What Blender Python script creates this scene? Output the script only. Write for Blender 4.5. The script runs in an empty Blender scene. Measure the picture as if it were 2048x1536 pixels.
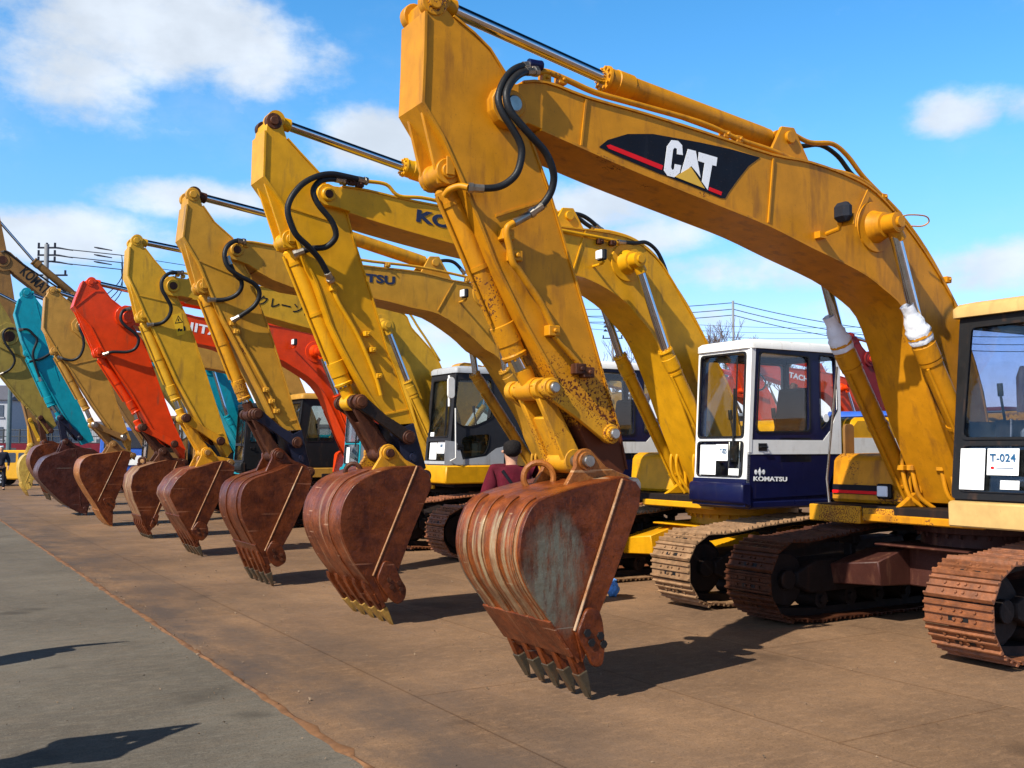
SKYSAT=1.4; SKYSTR=.15; SUNSTR=5.0; CLOUD=(4.2,4.5,4.85); EXPO=0.5; ZEN=.05
import bpy, bmesh, math, random
from mathutils import Vector, Matrix
random.seed(7)
# ------------------------------------------------------------------ camera maths (survey of the photograph)
FPX=2048.0; TH=math.atan(129/2048.0); EYE=1.6; AL=math.radians(-31.08)
R=Vector((math.sin(AL),math.cos(AL),0)); L=-R; F=Vector((-math.cos(AL),math.sin(AL),0))
F0=-8.7
def ray(u,v):
    x=(u-1024)/FPX; y=(768-v)/FPX
    return Vector((x,math.cos(TH)-y*math.sin(TH),math.sin(TH)+y*math.cos(TH)))
def W(f,l,z=0.0): return F*f+L*l+Vector((0,0,z))
def surv(u,v,l):            # survey point on the vertical plane at row offset l -> (x along machine, z)
    d=ray(u,v); t=l/(d.dot(L)); p=Vector((0,0,EYE))+d*t
    return (p.dot(F)-F0,p.z)
def gnd(u,v):
    d=ray(u,v); return Vector((0,0,EYE))+d*(-EYE/d.z)
def Z(x0,y0,s,*p): return [(x0+s*p[i],y0+s*p[i+1]) for i in range(0,len(p),2)]
SC=bpy.context.scene; COL=SC.collection
# ------------------------------------------------------------------ materials
def mat(name,col=(.5,.5,.5),rough=.5,metal=0.0,var=.12,scale=6,bump=0.0,rust=0.0,rustcol=(.13,.045,.015),dirt=0.0,dirtcol=(.10,.06,.03),stretch=(1,1,1),spec=.2,rustz=None,bscale=40,coat=0.0,chip=42):
    m=bpy.data.materials.new(name); m.use_nodes=True; nt=m.node_tree; N=nt.nodes; K=nt.links.new
    b=N['Principled BSDF']; b.inputs['Metallic'].default_value=metal; b.inputs['Specular IOR Level'].default_value=spec
    b.inputs['Coat Weight'].default_value=coat; b.inputs['Coat Roughness'].default_value=.2
    tc=N.new('ShaderNodeTexCoord'); oi=N.new('ShaderNodeObjectInfo')
    ad=N.new('ShaderNodeVectorMath'); ad.operation='MULTIPLY_ADD'; ad.inputs[1].default_value=(1,1,1)
    K(tc.outputs['Object'],ad.inputs[0]); mul=N.new('ShaderNodeMath'); mul.operation='MULTIPLY'; mul.inputs[1].default_value=37
    K(oi.outputs['Random'],mul.inputs[0]); K(mul.outputs[0],ad.inputs[2]); V=ad.outputs[0]
    def noise(sc,det=4,st=None,rg=.6):
        n=N.new('ShaderNodeTexNoise'); n.inputs['Scale'].default_value=sc; n.inputs['Detail'].default_value=det; n.inputs['Roughness'].default_value=rg
        if st:
            mp=N.new('ShaderNodeMapping'); mp.inputs['Scale'].default_value=st; K(V,mp.inputs['Vector']); K(mp.outputs[0],n.inputs['Vector'])
        else: K(V,n.inputs['Vector'])
        return n.outputs['Fac']
    def ramp(f,a,b_,c0=0.0,c1=1.0):
        r=N.new('ShaderNodeMapRange'); r.inputs['From Min'].default_value=a; r.inputs['From Max'].default_value=b_; r.inputs['To Min'].default_value=c0; r.inputs['To Max'].default_value=c1
        K(f,r.inputs['Value']); return r.outputs[0]
    def mix(fac,a,c):
        x=N.new('ShaderNodeMix'); x.data_type='RGBA'
        if isinstance(fac,(int,float)): x.inputs['Factor'].default_value=fac
        else: K(fac,x.inputs['Factor'])
        for i,v in ((6,a),(7,c)):
            if isinstance(v,tuple): x.inputs[i].default_value=(*v,1)
            else: K(v,x.inputs[i])
        return x.outputs[2]
    lo=tuple(c*(1-var) for c in col); hi=tuple(min(1,c*(1+var*.7)) for c in col)
    f=noise(scale,5,stretch if stretch!=(1,1,1) else None); C=mix(ramp(f,.35,.65),lo,hi); RG=None
    if dirt>0:
        d=ramp(noise(2.2,6,(4,4,.8)),.62-dirt*.25,.85-dirt*.2,0,.75); C=mix(d,C,dirtcol)
    C=mix(ramp(noise(1.1,7,(9,9,1.0),.75),.60,.72,0,.30),C,tuple(min(1,c*1.35+.02) for c in col))
    C=mix(ramp(noise(90,2),.66,.74,0,.55),C,dirtcol)
    if rust>0:
        a=ramp(noise(chip,3),.40,.60); bmask=noise(1.3,4)
        msk=ramp(bmask,.75-rust*.45,.95-rust*.35,0,1)
        if rustz:
            sp=N.new('ShaderNodeSeparateXYZ'); K(tc.outputs['Object'],sp.inputs[0])
            g=ramp(sp.outputs['Z'],rustz[1],rustz[0]); ZS=sp.outputs['Z']; mx=N.new('ShaderNodeMath'); mx.operation='MAXIMUM'; K(msk,mx.inputs[0]); K(g,mx.inputs[1]); msk=mx.outputs[0]
        ml=N.new('ShaderNodeMath'); ml.operation='MULTIPLY'; K(a,ml.inputs[0]); K(msk,ml.inputs[1]); ch=ramp(ml.outputs[0],.42,.5)
        if rustz:
            zn=N.new('ShaderNodeMath'); zn.operation='MULTIPLY_ADD'; K(noise(6,5),zn.inputs[0]); zn.inputs[1].default_value=.5; K(ZS,zn.inputs[2]); sol=ramp(zn.outputs[0],2.06,1.98); mm=N.new('ShaderNodeMath'); mm.operation='MAXIMUM'; K(ch,mm.inputs[0]); K(sol,mm.inputs[1]); ch=mm.outputs[0]
        C=mix(ch,C,rustcol); RG=ramp(ch,0,1,rough,.7)
    K(C,b.inputs['Base Color'])
    if RG is not None: K(RG,b.inputs['Roughness'])
    else: K(ramp(noise(scale*1.7,3),.3,.7,max(.03,rough-.08),min(1,rough+.1)),b.inputs['Roughness'])
    if bump>0:
        bp=N.new('ShaderNodeBump'); bp.inputs['Strength'].default_value=bump; bp.inputs['Distance'].default_value=.01; K(noise(bscale,5),bp.inputs['Height']); K(bp.outputs[0],b.inputs['Normal'])
    return m
def rustmat(name,dark,light,worn,wornamt=.3,stripes=(14,2,2),rough=.42,blob=None,zcut=None):
    m=bpy.data.materials.new(name); m.use_nodes=True; nt=m.node_tree; N=nt.nodes; K=nt.links.new; b=N['Principled BSDF']
    tc=N.new('ShaderNodeTexCoord'); oi=N.new('ShaderNodeObjectInfo')
    ad=N.new('ShaderNodeVectorMath'); ad.operation='MULTIPLY_ADD'; ad.inputs[1].default_value=(1,1,1); K(tc.outputs['Object'],ad.inputs[0])
    mu=N.new('ShaderNodeMath'); mu.operation='MULTIPLY'; mu.inputs[1].default_value=23; K(oi.outputs['Random'],mu.inputs[0]); K(mu.outputs[0],ad.inputs[2]); V=ad.outputs[0]
    def noise(sc,st,det=5,rg=.6):
        mp=N.new('ShaderNodeMapping'); mp.inputs['Scale'].default_value=st; K(V,mp.inputs['Vector'])
        n=N.new('ShaderNodeTexNoise'); n.inputs['Scale'].default_value=sc; n.inputs['Detail'].default_value=det; n.inputs['Roughness'].default_value=rg; K(mp.outputs[0],n.inputs['Vector']); return n.outputs['Fac']
    def ramp(f,a,b_,c0=0.0,c1=1.0):
        r=N.new('ShaderNodeMapRange'); r.inputs['From Min'].default_value=a; r.inputs['From Max'].default_value=b_; r.inputs['To Min'].default_value=c0; r.inputs['To Max'].default_value=c1; K(f,r.inputs['Value']); return r.outputs[0]
    def mix(fac,a,c):
        x=N.new('ShaderNodeMix'); x.data_type='RGBA'; K(fac,x.inputs['Factor'])
        for i,v in ((6,a),(7,c)):
            if isinstance(v,tuple): x.inputs[i].default_value=(*v,1)
            else: K(v,x.inputs[i])
        return x.outputs[2]
    C=mix(ramp(noise(5,(1,1,1),7,.7),.38,.62),dark,light)
    C=mix(ramp(noise(60,(1,1,1),3),.55,.72,0,.6),C,tuple(c*.45 for c in dark))
    w=noise(1.0,stripes,6,.65); wf=ramp(w,.66-wornamt*.35,.74-wornamt*.25)
    if blob:
        (bx,bz,br)=blob; d=N.new('ShaderNodeVectorMath'); d.operation='DISTANCE'
        mp=N.new('ShaderNodeMapping'); mp.inputs['Scale'].default_value=(1,0,.62); K(tc.outputs['Object'],mp.inputs['Vector']); K(mp.outputs[0],d.inputs[0]); d.inputs[1].default_value=(bx,0,bz*.62)
        n2=noise(3,(2,1,1),5); dd=N.new('ShaderNodeMath'); dd.operation='MULTIPLY_ADD'; K(n2,dd.inputs[0]); dd.inputs[1].default_value=br*1.1; K(d.outputs['Value'],dd.inputs[2])
        wf2=ramp(dd.outputs[0],br*1.75,br*1.25); mx=N.new('ShaderNodeMath'); mx.operation='MULTIPLY'; K(wf2,mx.inputs[0]); K(ramp(noise(3,(5,1,1.1),7,.75),.38,.55,.1,1),mx.inputs[1]); wf=mx.outputs[0]
    if zcut:
        sp=N.new('ShaderNodeSeparateXYZ'); K(tc.outputs['Object'],sp.inputs[0]); zz=N.new('ShaderNodeMath'); zz.operation='MULTIPLY_ADD'; K(noise(4,(1,2,1),5),zz.inputs[0]); zz.inputs[1].default_value=.35; K(sp.outputs['Z'],zz.inputs[2])
        m3=N.new('ShaderNodeMath'); m3.operation='MULTIPLY'; K(wf,m3.inputs[0]); K(ramp(zz.outputs[0],zcut[1],zcut[1]-.05),m3.inputs[1]); m4=N.new('ShaderNodeMath'); m4.operation='MULTIPLY'; K(m3.outputs[0],m4.inputs[0]); K(ramp(zz.outputs[0],zcut[0],zcut[0]+.35,.35,1),m4.inputs[1])
        m5=N.new('ShaderNodeMath'); m5.operation='MULTIPLY'; K(m4.outputs[0],m5.inputs[0]); K(ramp(noise(3.5,(1,3,1),6,.7),.35,.58,.15,1),m5.inputs[1]); wf=m5.outputs[0]
    if not zcut and not blob:
        m5=N.new('ShaderNodeMath'); m5.operation='MULTIPLY'; K(wf,m5.inputs[0]); K(ramp(noise(3,(1,2,1),6,.7),.35,.6,.1,1),m5.inputs[1]); wf=m5.outputs[0]
    C=mix(ramp(noise(9,(6,6,1.2),4,.7),.58,.75,0,.55),C,tuple(min(1,c*1.9) for c in light))
    C=mix(wf,C,worn)
    C=mix(ramp(noise(2.2,(.5,1,14),2,.5),.70,.735,0,.45),C,tuple(min(1,c*1.5+.05) for c in worn)); K(C,b.inputs['Base Color'])
    K(ramp(noise(4,(1,1,1)),.3,.7,rough-.12,rough+.15),b.inputs['Roughness']); b.inputs['Specular IOR Level'].default_value=.28
    K(ramp(wf,0,1,0.05,.25),b.inputs['Metallic'])
    bp=N.new('ShaderNodeBump'); bp.inputs['Strength'].default_value=.5; bp.inputs['Distance'].default_value=.012
    sm=N.new('ShaderNodeMath'); sm.operation='ADD'; sq=N.new('ShaderNodeMath'); sq.operation='MULTIPLY_ADD'; K(noise(2.6,(1,1,1),3),sq.inputs[0]); sq.inputs[1].default_value=4.0; K(w,sq.inputs[2]); K(noise(14,(1,1,1),8,.75),sm.inputs[0]); K(sq.outputs[0],sm.inputs[1]); K(sm.outputs[0],bp.inputs['Height']); K(bp.outputs[0],b.inputs['Normal'])
    return m
def glassmat(name,tint=(.55,.6,.6),rough=.02,op=.12):
    m=bpy.data.materials.new(name); m.use_nodes=True; nt=m.node_tree; N=nt.nodes; K=nt.links.new
    N.remove(N['Principled BSDF']); o=N['Material Output']
    t=N.new('ShaderNodeBsdfTransparent'); t.inputs[0].default_value=(*tint,1); g=N.new('ShaderNodeBsdfGlossy'); g.inputs['Roughness'].default_value=rough
    df=N.new('ShaderNodeBsdfDiffuse'); df.inputs[0].default_value=(.25,.27,.25,1)
    lw=N.new('ShaderNodeLayerWeight'); lw.inputs['Blend'].default_value=.5; pw=N.new('ShaderNodeMath'); pw.operation='POWER'; K(lw.outputs['Facing'],pw.inputs[0]); pw.inputs[1].default_value=4.0; fr=N.new('ShaderNodeMath'); fr.operation='MULTIPLY_ADD'; K(pw.outputs[0],fr.inputs[0]); fr.inputs[1].default_value=.75; fr.inputs[2].default_value=.035; m1=N.new('ShaderNodeMixShader'); m2=N.new('ShaderNodeMixShader')
    tc=N.new('ShaderNodeTexCoord'); n=N.new('ShaderNodeTexNoise'); n.inputs['Scale'].default_value=11; n.inputs['Detail'].default_value=8; K(tc.outputs['Object'],n.inputs['Vector'])
    r=N.new('ShaderNodeMapRange'); r.inputs['From Min'].default_value=.35; r.inputs['From Max'].default_value=.75; r.inputs['To Max'].default_value=op; K(n.outputs[0],r.inputs[0])
    K(r.outputs[0],m1.inputs[0]); K(t.outputs[0],m1.inputs[1]); K(df.outputs[0],m1.inputs[2])
    K(fr.outputs[0],m2.inputs[0]); K(m1.outputs[0],m2.inputs[1]); K(g.outputs[0],m2.inputs[2]); K(m2.outputs[0],o.inputs[0]); return m
MT={}
def P_(k,*a,**kw): MT[k]=mat(k,*a,**kw)
P_('cat',(.53,.215,.006),.45,rust=.5,dirt=.42,dirtcol=(.16,.06,.015),bump=.05,coat=.0,chip=55)
P_('cat_stick',(.53,.215,.006),.45,rust=.2,dirt=.42,dirtcol=(.16,.06,.015),bump=.05,rustz=(1.48,2.85),coat=.0,chip=55,rustcol=(.10,.025,.008))
P_('catworn',(.53,.215,.006),.5,rust=.75,dirt=.55,dirtcol=(.14,.05,.015),bump=.1,chip=45)
P_('kom',(.62,.295,.006),.4,rust=.3,dirt=.12,bump=.05,coat=.0)
P_('kom3',(.50,.245,.022),.45,rust=.35,dirt=.3,bump=.05)
P_('kom4',(.56,.30,.018),.45,rust=.3,dirt=.25,bump=.05)
P_('cat6',(.44,.225,.040),.45,rust=.3,dirt=.3,bump=.05)
P_('red',(.66,.045,.003),.38,rust=.15,dirt=.12,bump=.04,coat=.1)
P_('maroon',(.16,.008,.01),.5,rust=.2,dirt=.2)
P_('teal',(.004,.25,.32),.42,rust=.22,dirt=.12,bump=.04)
P_('olive',(.28,.20,.04),.5,rust=.3,dirt=.4)
P_('mustard',(.24,.12,.035),.55,rust=.3,dirt=.35)
P_('rustyel',(.58,.26,.010),.5,rust=.78,dirt=.5,bump=.1,chip=75,rustcol=(.14,.035,.010))
P_('navy',(.005,.007,.042),.35,dirt=.08,dirtcol=(.06,.05,.06))
P_('white',(.74,.74,.72),.4,dirt=.15,dirtcol=(.35,.28,.2),var=.05)
P_('linkgrime',(.05,.02,.01),.6)
P_('greypaint',(.33,.35,.38),.4,dirt=.15,var=.06)
P_('silver',(.36,.38,.41),.35,dirt=.12,var=.06)
P_('charcoal',(.022,.023,.028),.5,dirt=.05,spec=.2)
P_('black',(.012,.012,.013),.45,dirt=.2,dirtcol=(.09,.045,.025))
P_('rubber',(.014,.015,.017),.42,bump=.2,bscale=90)
P_('blueblack',(.012,.014,.03),.4,rust=.2,dirt=.2,dirtcol=(.10,.04,.02))
P_('darkrust',(.050,.016,.008),.55,rust=.3,dirt=.4,dirtcol=(.20,.07,.025),bump=.3)
P_('grease',(.02,.012,.008),.35,dirt=.4,dirtcol=(.12,.05,.02),bump=.3)
P_('chrome',(.55,.56,.6),.13,metal=1,var=.08)
P_('steel',(.35,.32,.28),.3,metal=.9,var=.3)
P_('paper',(.85,.86,.86),.6,var=.03); P_('ink',(.01,.01,.012),.5); P_('inkblue',(.02,.10,.22),.5); P_('letterblue',(.02,.03,.07),.5,var=.3)
P_('stickerblk',(.006,.006,.010),.45,var=.1,spec=.15); P_('stickerred',(.70,.006,.008),.4,var=.05); P_('letterwhite',(.85,.86,.87),.4,var=.03); P_('logoyel',(.72,.42,.05),.4,var=.05)
P_('warn',(.72,.42,.02),.5,var=.05)
P_('trackbrown',(.20,.066,.022),.55,dirt=.45,dirtcol=(.12,.045,.02),bump=.5,scale=12,var=.35,spec=.6)
P_('trackpale',(.25,.145,.075),.6,dirt=.35,dirtcol=(.20,.10,.05),bump=.5,scale=12,var=.3)
P_('trackdark',(.060,.018,.007),.55,dirt=.5,dirtcol=(.06,.025,.012),bump=.5,scale=12,var=.35)
P_('under',(.012,.008,.007),.65,dirt=.35,dirtcol=(.05,.022,.012),bump=.3)
P_('carbody',(.055,.018,.013),.5,dirt=.4,dirtcol=(.2,.09,.05),bump=.25)
P_('cloth',(.72,.74,.78),.9,var=.1,bump=.8,bscale=14); P_('seat',(.025,.025,.028),.8); P_('seatgrey',(.30,.30,.28),.8); P_('lampglass',(.75,.78,.8),.1,var=.05)
P_('lampblack',(.02,.022,.03),.55,spec=.1)
MT['bk_cat']=rustmat('bk_cat',(.10,.022,.005),(.26,.062,.010),(.38,.28,.155),.56,(.6,17,.6),.36,zcut=(.45,1.38))
MT['bk_cat_side']=rustmat('bk_cat_side',(.060,.011,.0025),(.16,.034,.006),(.15,.14,.10),.3,(1,1,1),.36,blob=(5.14,.82,.215))
MT['bk_red']=rustmat('bk_red',(.085,.018,.006),(.20,.050,.014),(.34,.18,.10),.25,(.8,12,.8),.38)
MT['bk_mid']=rustmat('bk_mid',(.075,.020,.008),(.17,.050,.018),(.38,.25,.15),.35,(.8,10,.8),.4)
MT['bk_dark']=rustmat('bk_dark',(.050,.010,.003),(.125,.028,.006),(.22,.08,.03),.12,(.8,7,.8),.38)
MT['bk_maroon']=rustmat('bk_maroon',(.032,.008,.006),(.07,.018,.011),(.20,.15,.11),.2,(.8,7,.8),.4)
MT['bk_orange']=rustmat('bk_orange',(.20,.060,.010),(.34,.12,.022),(.40,.24,.10),.3,(.8,7,.8),.42)
MT['bk_yellow']=rustmat('bk_yellow',(.42,.26,.05),(.56,.37,.07),(.3,.15,.05),.3,(2,3,2),.5)
MT['bk_wood']=rustmat('bk_wood',(.13,.045,.020),(.24,.10,.040),(.42,.31,.17),.5,(.8,16,.8),.45)
MT['bk_weld']=rustmat('bk_weld',(.22,.09,.035),(.36,.19,.09),(.5,.4,.28),.4,(2,2,2),.45)
MT['tooth']=mat('tooth',(.07,.055,.035),.45,dirt=.5,dirtcol=(.2,.07,.02),bump=.3,metal=.3); MT['toothyel']=mat('toothyel',(.32,.18,.04),.5,dirt=.4,rust=.5,bump=.2)
MT['glass']=glassmat('glass',(.94,.96,.96),op=.03); MT['glassdark']=glassmat('glassdark',(.70,.75,.74),op=.05); MT['glassdirty']=glassmat('glassdirty',(.72,.76,.84),.02,.05)
# ------------------------------------------------------------------ mesh helpers
def finish(bm,name,m,parent=None,bev=0.0,sharp=35,mats=None):
    bmesh.ops.recalc_face_normals(bm,faces=bm.faces)
    if bev>0:
        es=[e for e in bm.edges if len(e.link_faces)==2 and e.calc_face_angle(0)>math.radians(30)]
        try: bmesh.ops.bevel(bm,geom=es,offset=bev,segments=1,affect='EDGES',clamp_overlap=True)
        except Exception: pass
    for f in bm.faces: f.smooth=True
    for e in bm.edges:
        if len(e.link_faces)==2 and e.calc_face_angle(0)>math.radians(sharp): e.smooth=False
    me=bpy.data.meshes.new(name); bm.to_mesh(me); bm.free()
    o=bpy.data.objects.new(name,me); COL.objects.link(o)
    for k in ([m] if not mats else mats): me.materials.append(MT[k] if isinstance(k,str) else k)
    if parent is not None: o.parent=parent
    return o
def NB(): return bmesh.new()
def prism(bm,out,y0,y1,mi=0):
    a=[bm.verts.new((x,y0,z)) for x,z in out]; b=[bm.verts.new((x,y1,z)) for x,z in out]; n=len(out)
    fs=[bm.faces.new(a),bm.faces.new(b[::-1])]
    for i in range(n): fs.append(bm.faces.new((a[i],b[i],b[(i+1)%n],a[(i+1)%n])))
    for f in fs: f.material_index=mi
def box(bm,x0,x1,y0,y1,z0,z1,mi=0,M=None):
    vs=[bm.verts.new((x,y,z)) for x in (x0,x1) for y in (y0,y1) for z in (z0,z1)]
    if M is not None:
        for v in vs: v.co=M@v.co
    for q in ((0,1,3,2),(4,6,7,5),(0,4,5,1),(2,3,7,6),(0,2,6,4),(1,5,7,3)):
        f=bm.faces.new([vs[i] for i in q]); f.material_index=mi
def ribbon(bm,path,y0,y1,t,mi=0):      # strip following a path in the x-z plane, one-sided thickness t
    n=len(path); off=[]
    for i in range(n):
        p=Vector(path[max(0,i-1)]); q=Vector(path[min(n-1,i+1)]); d=(q-p).normalized(); nn=Vector((-d.y,d.x)); off.append(Vector(path[i])+nn*t)
    rows=[]
    for i in range(n):
        a=path[i]; b=off[i]; rows.append([bm.verts.new((a[0],y0,a[1])),bm.verts.new((a[0],y1,a[1])),bm.verts.new((b[0],y1,b[1])),bm.verts.new((b[0],y0,b[1]))])
    for i in range(n-1):
        for k in range(4):
            f=bm.faces.new((rows[i][k],rows[i][(k+1)%4],rows[i+1][(k+1)%4],rows[i+1][k])); f.material_index=mi
    bm.faces.new(rows[0]).material_index=mi; bm.faces.new(rows[-1][::-1]).material_index=mi
def spl(path,n=4):
    P=[Vector(p) for p in path]; out=[]
    for i in range(len(P)-1):
        p0=P[max(0,i-1)];p1=P[i];p2=P[i+1];p3=P[min(len(P)-1,i+2)]
        for k in range(n):
            t=k/n; out.append(.5*((2*p1)+(p2-p0)*t+(2*p0-5*p1+4*p2-p3)*t*t+(3*p1-p0-3*p2+p3)*t**3))
    out.append(P[-1]); return [tuple(v) for v in out]
def tube(bm,path,r,seg=8,mi=0,caps=True):
    P=[Vector(p) for p in path]; n=len(P); rows=[]; up=None
    for i in range(n):
        d=(P[min(n-1,i+1)]-P[max(0,i-1)]).normalized()
        if up is None: up=Vector((0,0,1)) if abs(d.z)<.9 else Vector((1,0,0))
        a=d.cross(up)
        if a.length<1e-4: a=d.cross(Vector((1,0,0)))
        a.normalize(); b=a.cross(d).normalized(); up=b
        rr=r[i] if isinstance(r,(list,tuple)) else r
        rows.append([bm.verts.new(P[i]+(a*math.cos(2*math.pi*k/seg)+b*math.sin(2*math.pi*k/seg))*rr) for k in range(seg)])
    for i in range(n-1):
        for k in range(seg):
            f=bm.faces.new((rows[i][k],rows[i][(k+1)%seg],rows[i+1][(k+1)%seg],rows[i+1][k])); f.material_index=mi
    if caps:
        bm.faces.new(rows[0]).material_index=mi; bm.faces.new(rows[-1][::-1]).material_index=mi
def cyl(bm,p0,p1,r0,r1=None,seg=16,mi=0): tube(bm,[p0,p1],[r0,r0 if r1 is None else r1],seg,mi)
def ycyl(bm,x,z,y0,y1,r,seg=18,mi=0): cyl(bm,(x,y0,z),(x,y1,z),r,r,seg,mi)
def flat(splines,ext,fn,bm,mi=0):      # filled outline with holes -> slab, mapped into place by fn(a,b,depth)
    cu=bpy.data.curves.new('tmp','CURVE'); cu.dimensions='2D'; cu.fill_mode='BOTH'; cu.extrude=ext
    for s in splines:
        sp=cu.splines.new('POLY'); sp.points.add(len(s)-1); sp.use_cyclic_u=True
        for i,p in enumerate(s): sp.points[i].co=(p[0],p[1],0,1)
    pour(cu,fn,bm,mi)
def pour(cu,fn,bm,mi=0,norm=None):
    o=bpy.data.objects.new('tmp',cu); me=o.to_mesh()
    if norm:
        xs=[v.co.x for v in me.vertices]; ys=[v.co.y for v in me.vertices]; fn=norm(min(xs),max(xs),min(ys),max(ys))
    vs=[bm.verts.new(fn(*v.co)) for v in me.vertices]
    for p in me.polygons:
        try: f=bm.faces.new([vs[i] for i in p.vertices]); f.material_index=mi
        except ValueError: pass
    o.to_mesh_clear(); bpy.data.objects.remove(o); bpy.data.curves.remove(cu)
def textmesh(bm,s,pos,mi=0,bold=0.0,ext=.002,shear=0.0):   # pos(a,b,depth): a,b in 0..1 of the text box
    cu=bpy.data.curves.new('tmp','FONT'); cu.body=s; cu.size=1; cu.extrude=.5; cu.offset=bold; cu.shear=shear; cu.space_character=1.05
    pour(cu,None,bm,mi,lambda x0,x1,y0,y1:(lambda x,y,z:pos((x-x0)/(x1-x0),(y-y0)/(y1-y0),(z+.5)*ext*2)))
def tag(o,label=None,cat=None,group=None,kind=None):
    for k,v in (('label',label),('category',cat),('group',group),('kind',kind)):
        if v: o[k]=v
    return o
def empty(name,loc,rz=0):
    o=bpy.data.objects.new(name,None); o.location=loc; o.rotation_euler=(0,0,rz); o.empty_display_size=.3; COL.objects.link(o); return o
def rrect(x0,x1,z0,z1,r=.04,n=3):
    out=[]
    for cx,cz,a0 in ((x1-r,z1-r,0),(x0+r,z1-r,90),(x0+r,z0+r,180),(x1-r,z0+r,270)):
        for k in range(n+1):
            a=math.radians(a0+90*k/n); out.append((cx+r*math.cos(a),cz+r*math.sin(a)))
    return out
def rpoly(pts,r=.04,n=3):
    out=[]; m=len(pts)
    for i in range(m):
        p=Vector(pts[i]); a=(Vector(pts[i-1])-p); b=(Vector(pts[(i+1)%m])-p); ra=min(r,a.length*.45,b.length*.45)
        p0=p+a.normalized()*ra; p1=p+b.normalized()*ra
        for k in range(n+1):
            t=k/n; out.append(tuple((1-t)**2*p0+2*t*(1-t)*p+t*t*p1))
    return out
CY=.41
# ------------------------------------------------------------------ excavator parts (local frame: x forward along the machine, y to its left, z up)
def cylinder_part(root,name,base,gland,rodend,y,rb,rr,m,pin=.10,cloth=None,extra=0.0,rodlabel=None,eye=True,tubes=True):
    bm=NB(); B=Vector((base[0],y,base[1])); G=Vector((gland[0],y,gland[1])); E=Vector((rodend[0],y,rodend[1])); d=(G-B).normalized(); Ln=(G-B).length
    tube(bm,[B+d*.08,B+d*.10,B+d*.16,B+d*.17,G-d*.24,G-d*.235,G-d*.10,G-d*.095,G-d*.03,G-d*.02,G],[rb*.7,rb*.98,rb*.98,rb,rb,rb*1.12,rb*1.12,rb*1.04,rb*1.04,rb*1.16,rb*1.1],20)
    if eye: ycyl(bm,B.x,B.z,y-pin*.8,y+pin*.8,rb*1.05)
    for k in range(10):
        a=k*math.pi/5; side=Vector((0,1,0)); up=d.cross(side).normalized(); c=G-d*.012+(side*math.cos(a)+up*math.sin(a))*rb*.92
        cyl(bm,c,c+d*.028,rb*.14,seg=6)
    if tubes:
        side=d.cross(Vector((0,1,0))).normalized()
        if side.x<0 and abs(side.x)>.5: side=-side
        for s in (.35,):
            o=side*(rb+.018)*(1 if side.z>-.9 else -1)
            tube(bm,[B+d*.12+o+Vector((0,.03,0)),G-d*.28+o+Vector((0,.03,0))],.014,8)
            for t in (.15,.5,.85): 
                c=B+d*Ln*t; tube(bm,[c-d*.015,c+d*.015],rb*1.09,20)
    o=finish(bm,name,m,root,.0)
    bm=NB(); tube(bm,[G-d*.05,E-d*.04],rr,18); finish(bm,'rod','chrome',o)
    bm=NB(); tube(bm,[E-d*.16,E-d*.15,E-d*.05],[rr*1.05,rr*1.35,rr*1.3],16); ycyl(bm,E.x,E.z,y-pin,y+pin,rr*1.75); ycyl(bm,E.x,E.z,y-pin-.03,y+pin+.03,rr*.95); finish(bm,'rod_eye',m if m!='rustyel' else 'darkrust',o)
    if cloth:
        bm=NB(); ax=d; sd=Vector((0,1,0)); up=ax.cross(sd).normalized(); rows=[]; rnd=random.Random(3)
        for i in range(13):
            t=i/12; c=G+ax*(-.07+.34*t); r0=(rb*1.10+.006*math.sin(i*2.3)) if t<.40 else (rb*1.10+(rr*1.15-rb*1.10)*min(1,(t-.40)/.35)); r0*=(.86 if i in (5,) else 1)
            rows.append([bm.verts.new(c+(sd*math.cos(k*math.pi/9)+up*math.sin(k*math.pi/9))*(r0*(1+.05*math.sin(k*2.1+i*1.3)+.03*math.sin(k*4.7-i)+rnd.uniform(-.05,.05)))) for k in range(18)])
        for i in range(12):
            for k in range(18): bm.faces.new((rows[i][k],rows[i][(k+1)%18],rows[i+1][(k+1)%18],rows[i+1][k]))
        w=finish(bm,'cloth_wrap','cloth',o,sharp=70); w['label']='white cloth tied around the ram gland'
    return o
def arcpts(c,a,b,r,n=8,sgn=1):
    a0=math.atan2(a[1]-c[1],a[0]-c[0]); a1=math.atan2(b[1]-c[1],b[0]-c[0])
    if sgn>0 and a1<a0: a1+=2*math.pi
    if sgn<0 and a1>a0: a1-=2*math.pi
    return [(c[0]+r*math.cos(a0+(a1-a0)*k/n),c[1]+r*math.sin(a0+(a1-a0)*k/n)) for k in range(1,n)]
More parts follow.
